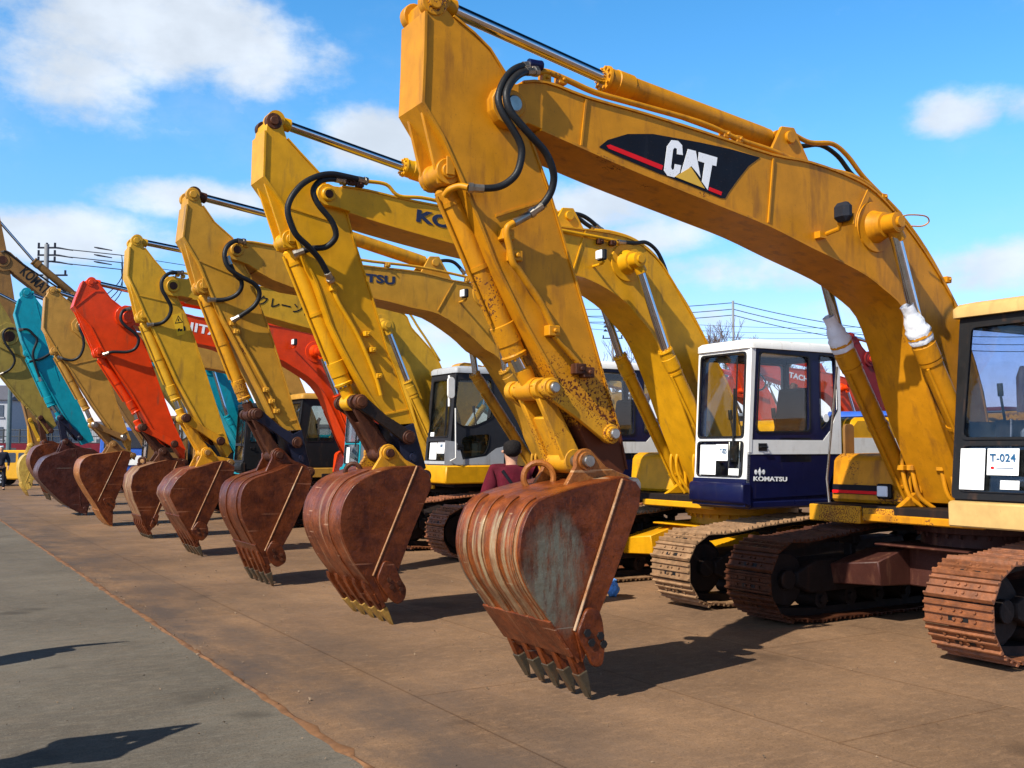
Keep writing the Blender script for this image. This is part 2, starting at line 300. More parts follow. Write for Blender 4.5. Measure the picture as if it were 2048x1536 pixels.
def make_bucket(root,s):
    Wd=s['bw']; back=s['back']; opn=s['open']; m=s['bmat']; ms=s['bside']; n=len(back)
    bp=spl(back,5) if not s.get('flatback') else back
    bm=NB(); ribbon(bm,bp,-Wd+.03,Wd-.03,-.028)
    o=finish(bm,'bucket',m,root,.0,sharp=40)
    rim=bp+opn
    for sg in (1,-1):
        bm=NB(); y0,y1=sorted((sg*Wd,sg*(Wd-.03))); prism(bm,rim,y0,y1)
        rt=s['ridge']; 
        yy=sorted((sg*(Wd+.001),sg*(Wd+.016))); prism(bm,[rt[0]]+[rt[1]]+opn[:],*yy) if s.get('plate',True) else None
        finish(bm,'side_plate',ms,o,.004)
        bm=NB(); yy=sorted((sg*(Wd+.002),sg*(Wd+s.get('sth',.022)))); ribbon(bm,rt,yy[0],yy[1],s.get('stw',.013)); finish(bm,'weld_strip',s.get('stripm','bk_weld'),o,.003)
        cu=s['cutter']; bm=NB(); yy=sorted((sg*(Wd+.018),sg*(Wd+.046))); prism(bm,rpoly(cu,.05),*yy); w=finish(bm,'side_cutter',ms,o,.006)
        cx=sum(p[0] for p in cu)/len(cu); cz=sum(p[1] for p in cu)/len(cu)
        ax=Vector((cu[1][0]-cu[0][0],cu[1][1]-cu[0][1])).normalized() if len(cu)>1 else Vector((0,1))
        for (a,b) in ((-.07,-.02),(-.02,.03),(.035,-.025),(.075,.02)):
            px=cx+ax.x*a-ax.y*b; pz=cz+ax.y*a+ax.x*b; bm=NB(); yy=sorted((sg*(Wd+.047),sg*(Wd+.058))); ycyl(bm,px,pz,yy[0],yy[1],.019*s.get('bs',1),seg=6); finish(bm,'bolt','black' if s.get('darkbolt') else 'darkrust',o)  # nearest bucket: black discs stand in for the shade inside its slot holes
    # wear strips and lip plate
    i0=int(len(bp)*.42); low=bp[i0:]
    for y in s.get('strips',()):
        bm=NB(); ribbon(bm,bp[int(len(bp)*.25):-2],y-s.get('sw',.045),y+s.get('sw',.045),.012); finish(bm,'wear_strip',m,o,.003)
    lp=bp[-s.get('lipn',4):]; bm=NB(); ribbon(bm,lp,-Wd-.004,Wd+.004,.016); ribbon(bm,[lp[-1],(lp[-1][0]-.03,lp[-1][1]-.05)],-Wd,Wd,-.035); finish(bm,'lip_plate',s.get('lipm',ms),o,.003)
    A=Vector(s['lip']); T=Vector(s['tip']); d=(T-A).normalized(); nn=Vector((-d.y,d.x)); ln=(T-A).length
    def q(a,b): p=A+d*a+nn*b; return (p.x,p.y)
    N=s.get('nt',5)
    for k in range(N):
        y=-Wd+.055+(2*Wd-.11)*k/(N-1); tl=ln
        if s.get('noteeth'): break
        bm=NB(); prism(bm,[q(-.22,.03),q(-.16,.052),q(tl*.50,.03),q(tl*.50,-.03),q(-.05,-.05)],y-.034,y+.034); finish(bm,'tooth_adapter',ms,o,.008)
        bm=NB(); prism(bm,[q(tl*.36,.038),q(tl*.75,.016),q(tl,.004),q(tl,-.008),q(tl*.7,-.022),q(tl*.36,-.038)],y-.043,y+.043)
        for v in bm.verts:
            if (Vector((v.co.x,v.co.z))-T).length<.03: v.co.y=y+(v.co.y-y)*.75
        finish(bm,'tooth',s['tmat'],o,.006)
    # lugs that carry the pins
    pa=s['pinL']; pb=s['pinS']; top=[p for p in back[:4]]
    def toz(x):
        for i in range(len(bp)-1):
            if (bp[i][0]-x)*(bp[i+1][0]-x)<=0 and i<len(bp)*.6: return bp[i][1]
        return bp[0][1]
    ra=s.get('lugr',.085); xa=pa[0]+ra*1.5; xb=min(pb[0]-.0,bp[0][0]+.05)
    lug=[(xa+.05,toz(xa+.05)-.03),(pa[0]+ra*.95,pa[1]-ra*.4)]+[(pa[0]+ra*math.cos(t),pa[1]+ra*math.sin(t)) for t in (.1,.6,1.1,1.6,2.1,2.6)]+[((pa[0]*.55+pb[0]*.45),max(pb[1]+.05,toz((pa[0]+pb[0])/2)+.06)),(pb[0]+.02,pb[1]+.07),(pb[0]-.05,pb[1]+.03),(pb[0]-.04,pb[1]-.10),(bp[0][0]+.04,toz(bp[0][0]+.04)-.03)]
    for y in (-s['lugy'],s['lugy']):
        bm=NB(); prism(bm,lug,y-.02,y+.02); ycyl(bm,pa[0],pa[1],y-.035,y+.035,ra*.75); finish(bm,'lug',s['lugm'],o,.005)
    bm=NB(); ycyl(bm,pa[0],pa[1],-s['lugy']-.07,s['lugy']+.07,ra*.5); finish(bm,'link_pin',s['pinm'],o,.006)
    bm=NB(); ycyl(bm,pb[0],pb[1],-s['lugy']-.06,s['lugy']+.06,ra*.72); ycyl(bm,pb[0],pb[1],-s['lugy']-.075,s['lugy']+.075,ra*.4); finish(bm,'stick_pin',s['pinm'],o,.006)
    if s.get('ring'):
        rx,ry,rz,rr=s['ring']; bm=NB(); tube(bm,[(rx-rr*math.cos(t*math.pi/9)*.85,ry+rr*math.cos(t*math.pi/9)*.5,rz+rr*math.sin(t*math.pi/9)) for t in range(-4,15)],.022,8); box(bm,rx-.07,rx+.07,ry-.09,ry+.02,rz-rr-.03,rz-rr*.6); finish(bm,'lifting_ring',s.get('ringm','bk_orange'),o)
    return o
def shoe_profile():
    return [(-.093,0),(-.093,.010),(-.080,.036),(-.068,.036),(-.060,.010),(-.012,.010),(-.007,.030),(.007,.030),(.012,.010),(.048,.010),(.056,.030),(.068,.030),(.074,.010),(.090,.010),(.090,0)]
def track_path(xf,xr):
    P=[]; 
    rf=.345; cf=(xf-rf-.04,.40); rr=.37; cr=(xr+rr+.04,.44)
    b=[(cr[0]+.25+ (cf[0]-cr[0]-.55)*k/6,.045) for k in range(7)]
    P+=b
    for k in range(0,13):
        a=math.radians(-68+k*14.5); P.append((cf[0]+rf*math.cos(a)*1.0,cf[1]+rf*math.sin(a)))
    for t,z in ((.22,.80),(.40,.845),(.52,.85),(.66,.81),(.80,.80),(.92,.82)): P.append((cf[0]+(cr[0]-cf[0])*t,z))
    for k in range(0,12):
        a=math.radians(95+k*14.5); P.append((cr[0]+rr*math.cos(a),cr[1]+rr*math.sin(a)))
    return P,cf,cr
def make_track(root,yc,w,m,xf=2.03,xr=-2.05,detail=True,frame='under'):
    P,cf,cr=track_path(xf,xr); V=[Vector(p) for p in P]; V.append(V[0]); cum=[0]
    for i in range(len(V)-1): cum.append(cum[-1]+(V[i+1]-V[i]).length)
    tot=cum[-1]; n=int(round(tot/.188)); pit=tot/n; prof=shoe_profile(); bm=NB(); bd=NB(); i=0
    def at(s):
        s%=tot
        for j in range(len(cum)-1):
            if cum[j+1]>=s:
                t=(s-cum[j])/(cum[j+1]-cum[j]); return V[j].lerp(V[j+1],t)
    for k in range(n):
        s=k*pit; p=at(s); d=(at(s+.06)-at(s-.06)).normalized(); nn=Vector((d.y,-d.x)); 
        jit=random.uniform(-.004,.004)
        tl=random.uniform(-.03,.03); yj=random.uniform(-.006,.006); prism(bm,[tuple(p+d*a+nn*(b+jit+a*tl)) for a,b in prof],yc-w/2+yj,yc+w/2+yj)
        if detail:
            for ys in (-.055,.055):
                q0=[tuple(p+d*a+nn*b) for a,b in ((-.052,.0085),(-.052,.0125),(-.020,.0125),(-.020,.0085))]; prism(bm,q0,yc+ys-.028,yc+ys+.028,1)
            for ys in (-.14,-.03,.03,.14):
                for a in (-.036,.030):
                    q=p+d*a; c=Vector((q.x,yc+ys,q.y)); N3=Vector((nn.x,0,nn.y)); cyl(bm,c+N3*.009,c+N3*.026,.012,seg=6)
    o=finish(bm,'track',m,root,.0,sharp=25,mats=[m,'black']); bd.free()
    bm=NB(); inn=[tuple(v) for v in V]; ribbon(bm,inn,yc-.10,yc+.10,.07); finish(bm,'link_chain','under',o)
    bm=NB(); ycyl(bm,cf[0],cf[1],yc-.05,yc+.05,.29,seg=32); ycyl(bm,cf[0],cf[1],yc-.10,yc+.10,.24,seg=32); ycyl(bm,cf[0],cf[1],yc-.16,yc+.16,.09); finish(bm,'idler','under',o,.006)
    bm=NB(); pts=[]
    for k in range(42):
        a=2*math.pi*k/42; r=.33 if k%3==0 else (.28 if k%3==1 else .32); pts.append((cr[0]+r*math.cos(a),cr[1]+r*math.sin(a)))
    prism(bm,pts,yc-.035,yc+.035); ycyl(bm,cr[0],cr[1],yc-.20,yc+.20,.17); finish(bm,'sprocket','under',o,.004)
    for k in range(7):
        bm=NB(); x=cr[0]+.45+(cf[0]-cr[0]-.9)*k/6; ycyl(bm,x,.19,yc-.13,yc+.13,.085); ycyl(bm,x,.19,yc-.16,yc+.16,.04); finish(bm,'roller','under',o)
    bm=NB(); prism(bm,[(cr[0]+.2,.30),(cf[0]-.28,.26),(cf[0]-.10,.34),(cf[0]-.10,.46),(cf[0]-.35,.56),(cr[0]+.3,.60)],yc-.17,yc+.17); 
    for x in (cr[0]+1.05,cf[0]-1.0): box(bm,x-.04,x+.04,yc-.05,yc+.05,.56,.74); ycyl(bm,x,.72,yc-.10,yc+.10,.055)
    finish(bm,'track_frame',frame,o,.012)
    return o
def make_undercarriage(root,m,gy,w,mtr,detail=True,nearm=None):
    bm=NB(); box(bm,-.62,.62,-.55,.55,.34,.70)
    for sx in (1,-1):
        for sy in (1,-1):
            pts=[(sx*.30,.33),(sx*1.02,.36),(sx*1.06,.58),(sx*.55,.72),(sx*.25,.72)]
            a=[Vector((x,sy*.40,z)) for x,z in pts]; b=[Vector((x*1.05,sy*(gy-.15),z*.86+.02)) for x,z in pts]
            va=[bm.verts.new(v) for v in a]; vb=[bm.verts.new(v) for v in b]; bm.faces.new(va); bm.faces.new(vb[::-1])
            for i in range(5): bm.faces.new((va[i],vb[i],vb[(i+1)%5],va[(i+1)%5]))
    box(bm,-.85,.85,-.62,.62,.702,.722)
    uc=finish(bm,'car_body',m,root,.015)
    bm=NB(); cyl(bm,(0,0,.722),(0,0,.84),.60,.58,40); cyl(bm,(0,0,.842),(0,0,.93),.66,.66,40)
    for k in range(32):
        a=k*math.pi/16; c=Vector((.62*math.cos(a),.62*math.sin(a),.80)); cyl(bm,c,c+Vector((0,0,.04)),.016,seg=6)
    finish(bm,'swing_ring',m,uc,.004)
    make_track(root,gy,w,nearm or mtr,detail=detail,frame='under'); make_track(root,-gy,w,mtr,detail=detail,frame='under')
def seat_and_levers(cab,xc,yc,z0,m='seat'):
    bm=NB(); box(bm,xc-.22,xc+.24,yc-.24,yc+.24,z0+.42,z0+.55); M=Matrix.Translation((xc-.24,yc,z0+.56))@Matrix.Rotation(-.18,4,'Y'); box(bm,-.06,.06,-.23,.23,0,.62,M=M); box(bm,xc-.25,xc+.1,yc-.2,yc+.2,z0+.05,z0+.42); finish(bm,'seat',m,cab,.03)
    for s in (-.33,.33):
        bm=NB(); box(bm,xc-.15,xc+.32,yc+s-.07,yc+s+.07,z0+.35,z0+.62); tube(bm,[(xc+.28,yc+s,z0+.6),(xc+.33,yc+s,z0+.82)],.012); tube(bm,[(xc+.33,yc+s,z0+.82),(xc+.34,yc+s,z0+.93)],.025); finish(bm,'control_console','black',cab,.004)
    for s in (-.08,.08): bm=NB(); tube(bm,[(xc+.62,yc+s,z0+.1),(xc+.58,yc+s,z0+.62)],.011); box(bm,xc+.60,xc+.72,yc+s-.05,yc+s+.05,z0+.08,z0+.14); finish(bm,'travel_lever','steel',cab,.004)
def make_cab(root,s):
    s.setdefault('hy',0)
    yn,yf,z0,z1=s['yn'],s['yf'],s['z0'],s['z1']; xf0,xf1,xr=s['xf0'],s['xf1'],s['xr']; t=.045
    fx=lambda z: xf0+(xf1-xf0)*(z-z0)/(z1-z0)
    bm=NB(); box(bm,xr+.01,fx(z0)-.02,yf+.01,yn-.01,z0-.03,z0+.05); cab=finish(bm,'cab',s['low'],root,.01)
    side=s['side']; holes=s['holes']
    for y,nm in ((yn-t/2,'near'),(yf+t/2,'far')):
        hs=holes if nm=='near' else [[(xr+.05,z0+.62),(xf0-.14,z0+.62),(xf1-.10,z1-.10),(xr+.05,z1-.10)]]
        bm=NB(); flat([side]+[rpoly(h,.05) for h in hs],t/2,lambda a,b,d,y=y:(a,y+d,b),bm); finish(bm,'door_panel' if nm=='near' else 'side_panel',s['door'],cab,0)
        for h in hs:
            bm=NB(); prism(bm,h,y-.004,y+.004); finish(bm,'window',s['glass'],cab)
            hh=rpoly(h,.05); bm=NB(); e=.028; cx=sum(p[0] for p in hh)/len(hh); cz=sum(p[1] for p in hh)/len(hh)
            inn=[(p[0]+(cx-p[0])*.05,p[1]+(cz-p[1])*.04) for p in hh]; yy=(y+t/2+.001) if nm=='near' else (y-t/2-.009)
            flat([hh,inn],.004,lambda a,b,d,y=yy:(a,y+.004+d,b),bm); finish(bm,'window_seal','black',cab)
    # front
    fo=[(yf,z0),(yn,z0),(yn,z1),(yf,z1)]; g1=s['g1']; g2=s['g2']
    gs=[g1]+([g2] if g2 else [])
    bm=NB(); flat([rpoly(fo,.05)]+[rpoly(g,.05) for g in gs],t/2,lambda a,b,d:(fx(b)+d-.02,a,b),bm); finish(bm,'front_frame',s['front'],cab,0)
    for g in gs:
        bm=NB(); flat([g],.004,lambda a,b,d:(fx(b)+d-.022,a,b),bm); finish(bm,'windscreen',s['glass'],cab)
        gg=rpoly(g,.05); cy=sum(p[0] for p in gg)/len(gg); cz=sum(p[1] for p in gg)/len(gg); inn=[(p[0]+(cy-p[0])*.055,p[1]+(cz-p[1])*.045) for p in gg]
        bm=NB(); flat([gg,inn],.005,lambda a,b,d:(fx(b)+d+.009,a,b),bm); finish(bm,'window_seal','black',cab)
    # rear
    bm=NB(); flat([[(yf,z0),(yn,z0),(yn,z1-.02),(yf,z1-.02)],rrect(yf+.055,yn-.055,z0+.50,z1-.10)],t/2,lambda a,b,d:(xr+.03+d,a,b),bm); finish(bm,'rear_panel',s['door'],cab,0)
    bm=NB(); flat([rrect(yf+.055,yn-.055,z0+.50,z1-.10)],.004,lambda a,b,d:(xr+.03+d,a,b),bm); finish(bm,'window',s['glass'],cab)
    # roof
    bm=NB(); ov=s.get('ov',.03); rz=s.get('rz',.07)
    pts=[(xr-ov,yf-ov),(xr-ov,yn+ov),(fx(z1)+ov,yn+ov),(fx(z1)+ov,yf-ov)]; base=rpoly(pts,.08); 
    lv=[(0,z1-.03),(0,z1+rz*.5),(.03,z1+rz*.9),(.10,z1+rz*1.1)]; rows=[]; cx=(xr+fx(z1))/2; cy=(yf+yn)/2
    for ins,z in lv: rows.append([bm.verts.new((cx+(x-cx)*(1-ins*2/(fx(z1)-xr)),cy+(y-cy)*(1-ins*2/(yn-yf)),z)) for x,y in base])
    bm.faces.new(rows[0]); bm.faces.new(rows[-1])
    for i in range(len(rows)-1):
        for k in range(len(base)): bm.faces.new((rows[i][k],rows[i][(k+1)%len(base)],rows[i+1][(k+1)%len(base)],rows[i+1][k]))
    finish(bm,'roof',s['roof'],cab,0,sharp=50)
    # wiper and hand rail
    bm=NB(); yw=yn-.16; tube(bm,[(fx(z1-.1)+.03,yw,z1-.12),(fx(z1-.9)+.03,yw,z1-.95)],.008); tube(bm,[(fx(z1-.5)+.035,yw-.02,z1-.45),(fx(z1-1)+.035,yw-.02,z1-1.05)],.012); finish(bm,'wiper','black',cab)
    bm=NB(); hz=s.get('handle',(z0+.55,)); box(bm,s.get('hx',xr+.2)-.06,s.get('hx',xr+.2)+.06,yn+.002,yn+.012,hz[0]-.04,hz[0]+.04); tube(bm,[(s.get('hx',xr+.2)-.05,yn+.012,hz[0]),(s.get('hx',xr+.2)-.05,yn+.035,hz[0]),(s.get('hx',xr+.2)+.05,yn+.035,hz[0]),(s.get('hx',xr+.2)+.05,yn+.012,hz[0])],.008); finish(bm,'door_handle','black',cab)
    seat_and_levers(cab,(xr+fx(z0))/2-.1,(yn+yf)/2,z0+.03,s.get('seatm','seat'))
    return cab
def fpaper(cab,s,y0,y1,za,zb,name='notice_sheet',m='paper',off=.003,txt=None):   # sheet stuck on the inside of the front glass
    z0,z1,xf0,xf1=s['z0'],s['z1'],s['xf0'],s['xf1']; fx=lambda z: xf0+(xf1-xf0)*(z-z0)/(z1-z0)
    bm=NB(); flat([[(y0,za),(y1,za),(y1,zb),(y0,zb)]],.001,lambda a,b,d:(fx(b)-.012+off+d,a,b),bm); o=finish(bm,name,m,cab,0)
    for (t,ya,yb,zc,zd,mm) in (txt or []):
        bm=NB(); textmesh(bm,t,lambda a,b,d:(fx(zc)-.0095+off+d,ya+(yb-ya)*a,zc+(zd-zc)*b),bold=.02,ext=.0012); finish(bm,'lettering',mm,cab)
    return o
def make_house(root,m,cw,band=None,gy=1.07,step=True,deckm='under'):
    bm=NB(); prism(bm,[(.95,.97),(.95,1.07),(-2.35,1.07),(-2.35,.97)],-1.25,1.27); dk=finish(bm,'deck',deckm,root,.01)
    bm=NB(); prism(bm,[(-.45,1.08),(-.45,1.86),(-.55,1.95),(-2.0,1.98),(-2.0,1.08)],.38,1.28); h=finish(bm,'engine_housing',m,root,.04)
    if band:
        bm=NB(); box(bm,-1.98,-.46,1.281,1.287,1.50,1.72); box(bm,-.452,-.446,.60,1.26,1.50,1.72) if False else None; finish(bm,'body_stripe',band,h)
    bm=NB()
    for k in range(9): box(bm,-1.75,-1.05,1.281,1.292,1.20+k*.028,1.212+k*.028)
    finish(bm,'vent_grille','black',h)
    bm=NB(); prism(bm,[(.72,1.08),(.68,1.50),(.58,1.55),(-.50,1.56),(-.5,1.08)],-1.24,-.42); tb=finish(bm,'tool_box',m,root,.03)
    bm=NB(); prism(bm,[(-.51,1.08),(-.51,1.86),(-.60,1.95),(-2.0,1.98),(-2.0,1.08)],-1.24,.37); finish(bm,'pump_housing',m,root,.03)
    bm=NB(); out=[(-2.02,-1.26),(-2.02,1.28),(-2.25,1.24),(-2.5,1.0),(-2.62,.5),(-2.66,0),(-2.62,-.5),(-2.5,-1.0),(-2.25,-1.22)]
    a=[bm.verts.new((x,y,.95)) for x,y in out]; b=[bm.verts.new((x,y,2.02)) for x,y in out]; bm.faces.new(a); bm.faces.new(b[::-1])
    for i in range(len(out)): bm.faces.new((a[i],b[i],b[(i+1)%len(out)],a[(i+1)%len(out)]))
    finish(bm,'counterweight',cw,root,.06)
    bm=NB(); tube(bm,[(-1.5,-.6,1.97),(-1.5,-.6,2.35),(-1.56,-.6,2.45)],.05,12); finish(bm,'exhaust_pipe','darkrust',h)
    # boom foot bracket and ram feet
    bm=NB()
    for y in (-.27,.27): prism(bm,[(.15,1.07),(.95,1.07),(.72,1.20),(.60,1.18),(.45,1.30),(.28,1.28)],y-.025,y+.025)
    for y in (-.49,-.33,.33,.49): prism(bm,[(.35,.98),(.75,.98),(.62,1.14),(.50,1.15)],y-.015,y+.015)
    box(bm,.951,1.0,-.62,.62,.93,1.0); finish(bm,'boom_bracket',m,root,.01)
    return h
def hose(root,c,pts,r=.024,y0=.27,y1=.27,name='hose',m='rubber',mid=0.0,n=5):
    k=len(pts); loc=[]
    for i,(u,v) in enumerate(pts):
        t=i/(k-1); y=y0+(y1-y0)*t+mid*math.sin(math.pi*t); x,z=surv(u,v,c+y); loc.append((x,y,z))
    pts=spl(loc,n); bm=NB(); tube(bm,pts,r,10); o=finish(bm,name,m,root,0,60)
    if name=='hose' and m=='rubber' and len(pts)>12:
        for a,b in ((pts[0],pts[3]),(pts[-1],pts[-4])):
            a=Vector(a); b=Vector(b); d=(b-a).normalized(); bm=NB(); tube(bm,[a,a+d*.03,a+d*.031,a+d*.10],[r*1.45,r*1.45,r*1.2,r*1.15],8); finish(bm,'hose_fitting','steel',o)
    return o
def clampb(root,c,pts,y,sz=.035,m='cat',name='pipe_clamp'):
    for u,v in pts:
        x,z=surv(u,v,c+y); bm=NB(); box(bm,x-sz,x+sz,y-.04,y+.03,z-sz*.8,z+sz*.8); ycyl(bm,x,z,y+.031,y+.05,sz*.4,seg=6); finish(bm,name,m,root,.006)
def lettering(root,c,yo,s,pl,pr,h,m,bold=.02,name='lettering',shear=0.0,perp=None):
    a=Vector(surv(*pl,c+yo)); b=Vector(surv(*pr,c+yo)); d=(b-a); dn=d.normalized(); up=Vector((dn.y,-dn.x)); up=up if up.y>0 else -up
    bm=NB(); textmesh(bm,s,lambda x,y,z:(a.x+d.x*x+up.x*h*y,yo+z,a.y+d.y*x+up.y*h*y),bold=bold,ext=.0015,shear=shear); return finish(bm,name,m,root)
def decal(root,c,yo,pts,m,th=.002,name='decal'):
    bm=NB(); prism(bm,[surv(u,v,c+yo) for u,v in pts],yo,yo+th); return finish(bm,name,m,root)
def work_light(root,c,pos,y,m,black=False,s=.075):
    x,z=surv(*pos,c+y); bm=NB(); bx=rrect(x-s*.6,x+s*.7,z-s,z+s,.03); 
    if black:
        box(bm,x-s*.75,x+s*.6,y-s,y+s,z-s,z+s); o=finish(bm,'work_light','lampblack',root,.035)
        bm=NB(); tube(bm,[(x-.02,y-s*.6,z-s*.9),(x-.04,y-s*.9,z-s*1.5),(x-.05,.24,z-s*1.8)],.018); box(bm,x-.05,x+.03,.241,.30,z-s*2.2,z-s*1.5); box(bm,x-s*.8,x-s*.6,y-s*.9,y+s*.9,z-s*1.3,z-s*.2); finish(bm,'lamp_bracket',m,o)
    else:
        box(bm,x-s*.5,x+s*.3,y-s,y+s,z-s*.9,z+s*.9); o=finish(bm,'work_light','black',root,.012)
        bm=NB(); box(bm,x+s*.3+.001,x+s*.3+.025,y-s*.85,y+s*.85,z-s*.75,z+s*.75); finish(bm,'lens','lampglass',o,.01)
        bm=NB(); tube(bm,[(x-.03,y,z-s),(x-.03,y-.03,z-s*1.3),(x-.04,.24,z-s*1.3)],.014); finish(bm,'lamp_bracket',m,o)
    return o
def boom_boss(boom,x,z,hb,y1,m,r=.17):
    for sg in (1,-1):
        bm=NB(); cyl(bm,(x,sg*hb,z),(x,sg*(hb+.015),z),r*1.25,r*1.22,28); tube(bm,[(x,sg*(hb+.0),z),(x,sg*(hb+.05),z),(x,sg*(hb+.12),z),(x,sg*(hb+.125),z),(x,sg*y1,z),(x,sg*(y1+.005),z)],[r*.85,r*.72,r*.62,r*.48,r*.46,r*.38],24); finish(bm,'ram_boss',m,boom)
def make_excavator(s):
    c=s['c']; root=empty('excavator',W(F0,c,0),math.atan2(F.y,F.x)); m=s['m']; hb=s.get('hb',.24); hs=s.get('hs',.16); ms=s.get('ms',m)
    tag(root,s['label'],'excavator',s.get('group','excavators parked side by side'))
    S=lambda yo,pts:[surv(u,v,c+yo) for u,v in pts]
    # boom
    top=S(hb,s['btop']) if 'btop' in s else list(s['btopL']); bot=S(hb,s['bbot']) if 'bbot' in s else list(s['bbotL']); nz=surv(*s['nose'],c+hb)
    tt=[p for p in top if p[0]<.4 and p[1]<2.0]
    topf=top+s.get('ttail',[(.30,2.1),(.20,1.35)]); botf=bot+s.get('btail',[(.80,1.45),(.62,1.15)])
    topf=spl(topf,3); botf=spl(botf,3)
    rn=(Vector(topf[0])-Vector(nz)).length
    arc=arcpts(nz,botf[0],topf[0],rn,8,1)
    bm=NB(); prism(bm,topf+[(.32,1.12),(.45,1.08)]+botf[::-1]+arc,-hb,hb); boom=finish(bm,'boom',m,root,.004)
    bm=NB(); ribbon(bm,topf[1:],-hb-.014,hb+.014,-.016); finish(bm,'top_flange',m,boom)
    bm=NB(); ribbon(bm,botf[1:],-hb-.014,hb+.014,.016); finish(bm,'bottom_flange',m,boom)
    bm=NB(); ycyl(bm,nz[0],nz[1],-hb-.03,hb+.03,rn*.62,seg=24); finish(bm,'nose_boss',m,boom,.01)
    bm=NB(); ycyl(bm,nz[0],nz[1],-hb-.045,hb+.045,rn*.38,seg=20); finish(bm,'pin',s.get('pinm','darkrust'),boom,.008)
    bp=s['bpin']; bpx=surv(*bp,c+CY) if not s.get('bpinL') else s['bpinL']
    boom_boss(boom,bpx[0],bpx[1],hb,CY+.07,m)
    for g in s.get('ribs',[]):
        p=S(hb,g); bm=NB(); ribbon(bm,p,hb,hb+.012,.014); finish(bm,'stiffener',m,boom)
    # stick
    fr=S(hs,s['sf']); bk=S(hs,s['sb']); tip=S(hs,s['stip'])
    tp=surv(*s['boss'],c+hs)
    bm=NB(); prism(bm,[fr[0],tuple(Vector(tp)+Vector((.06,.0))),tuple(Vector(tp)+Vector((-.02,.05))),tuple(Vector(tp)+Vector((-.08,-.02)))]+bk+tip[::-1]+fr[::-1][:-1],-hs,hs); stick=finish(bm,'stick',ms,root,.004)
    bm=NB(); ribbon(bm,fr,-hs-.016,hs+.016,.018); finish(bm,'front_flange',ms,stick)
    bm=NB(); ribbon(bm,bk,-hs-.012,hs+.012,-.014); finish(bm,'rear_flange',ms,stick)
    r0=s.get('topr',.085); bm=NB()
    for y in (-hs+.02,hs-.03): ycyl(bm,tp[0],tp[1],y-.03,y+.04,r0)
    ycyl(bm,tp[0],tp[1],-hs-.03,hs+.03,r0*.55); finish(bm,'top_pin',s.get('topm',ms),stick,.006)
    for g in s.get('sribs',[]):
        p=S(hs,g); bm=NB(); ribbon(bm,p,hs,hs+.010,.014); finish(bm,'stiffener',ms,stick)
    if s.get('sdark'):
        d=S(hs,s['sdark']); bm=NB(); prism(bm,d,-hs-.02,hs+.02); e=finish(bm,'stick_end',s.get('sdm','blueblack'),stick,.006)
        for u,v in s.get('sholes',[]):
            x,z=surv(u,v,c+hs+.02); bm=NB(); cyl(bm,(x,-hs-.05,z),(x,hs+.05,z),.045,.045,16); cyl(bm,(x,-hs-.055,z),(x,hs+.055,z),.022,.022,12); finish(bm,'pin_bush',s.get('sdm','blueblack'),e)
    # bucket cylinder
    q=surv(*s['cpin'],c); gland=surv(*s['cgl'],c); rp=surv(*s['crod'],c)
    kx=fr[s.get('kink',2)]; 
    for y in (-.10,.10):
        bm=NB(); prism(bm,[kx,(q[0]+.10,q[1]+.06),(q[0]+.06,q[1]-.08),(q[0]-.14,q[1]-.10),(q[0]-.16,q[1]+.10)],y-.014,y+.014); ycyl(bm,q[0],q[1],y-.035,y+.035,.085); finish(bm,'cylinder_bracket',ms,stick,.004)
    bm=NB(); ycyl(bm,q[0],q[1],-.155,.155,.05); box(bm,q[0]-.03,q[0]+.03,.156,.168,q[1]-.03,q[1]+.09); finish(bm,'cylinder_pin',ms,stick,.004)
    cylinder_part(root,'bucket_cylinder',q,gland,rp,0,s.get('cr',.072),.045,s.get('mc',m),pin=.09)
    # links
    gp=surv(*s['gpin'],c+hs+.04); lp=surv(*s['lpin'],c+.2); lm=s['lm']; dy=hs+.045
    for sg in (1,-1):
        a=Vector(rp); b=Vector(gp); d=(b-a).normalized(); n=Vector((-d.y,d.x)); r=.068
        pts=[]
        for k in range(7): t=math.pi/2+math.pi*k/6; pts.append(tuple(a+d*(r*math.cos(t))+n*(r*math.sin(t))))
        ml=(a+b)/2; pts+=[tuple(ml-n*.040)] 
        for k in range(7): t=-math.pi/2+math.pi*k/6; pts.append(tuple(b+d*(r*math.cos(t))+n*(r*math.sin(t))))
        pts+=[tuple(ml+n*.058)]
        bm=NB(); y0,y1=sorted((sg*dy,sg*(dy+.04))); prism(bm,pts,y0,y1); g=finish(bm,'guide_link',lm,root,.006)
        for p in (a,b):
            bm=NB(); y0,y1=sorted((sg*(dy-.03),sg*(dy+.075))); ycyl(bm,p.x,p.y,y0,y1,.05); y0,y1=sorted((sg*(dy-.002),sg*(dy+.055))); ycyl(bm,p.x,p.y,y0,y1,.068); lb=finish(bm,'link_boss',s.get('gm',lm),g,.006)
            if s.get('steelpins'): bm=NB(); y0,y1=sorted((sg*(dy+.074),sg*(dy+.10))); ycyl(bm,p.x,p.y,y0,y1,.036); finish(bm,'pin_end','steel',g,.006)
    bm=NB(); ycyl(bm,rp[0],rp[1],-dy-.06,dy+.06,.042); finish(bm,'rod_pin',s.get('gm',lm),root,.004)
    a=Vector(rp); b=Vector(lp); d=(b-a).normalized(); n=Vector((-d.y,d.x)); pw=s.get('plm',lm)
    bm=NB()
    for sg in (1,-1): 
        vs=[tuple(a-d*.06+n*.055),tuple(a-d*.06-n*.055),tuple(a+d*.18-n*.06),tuple(b+d*.05-n*.075),tuple(b+d*.05+n*.075),tuple(a+d*.18+n*.06)]
        y0,y1=sorted((sg*.085,sg*.135)); prism(bm,vs,y0,y1)
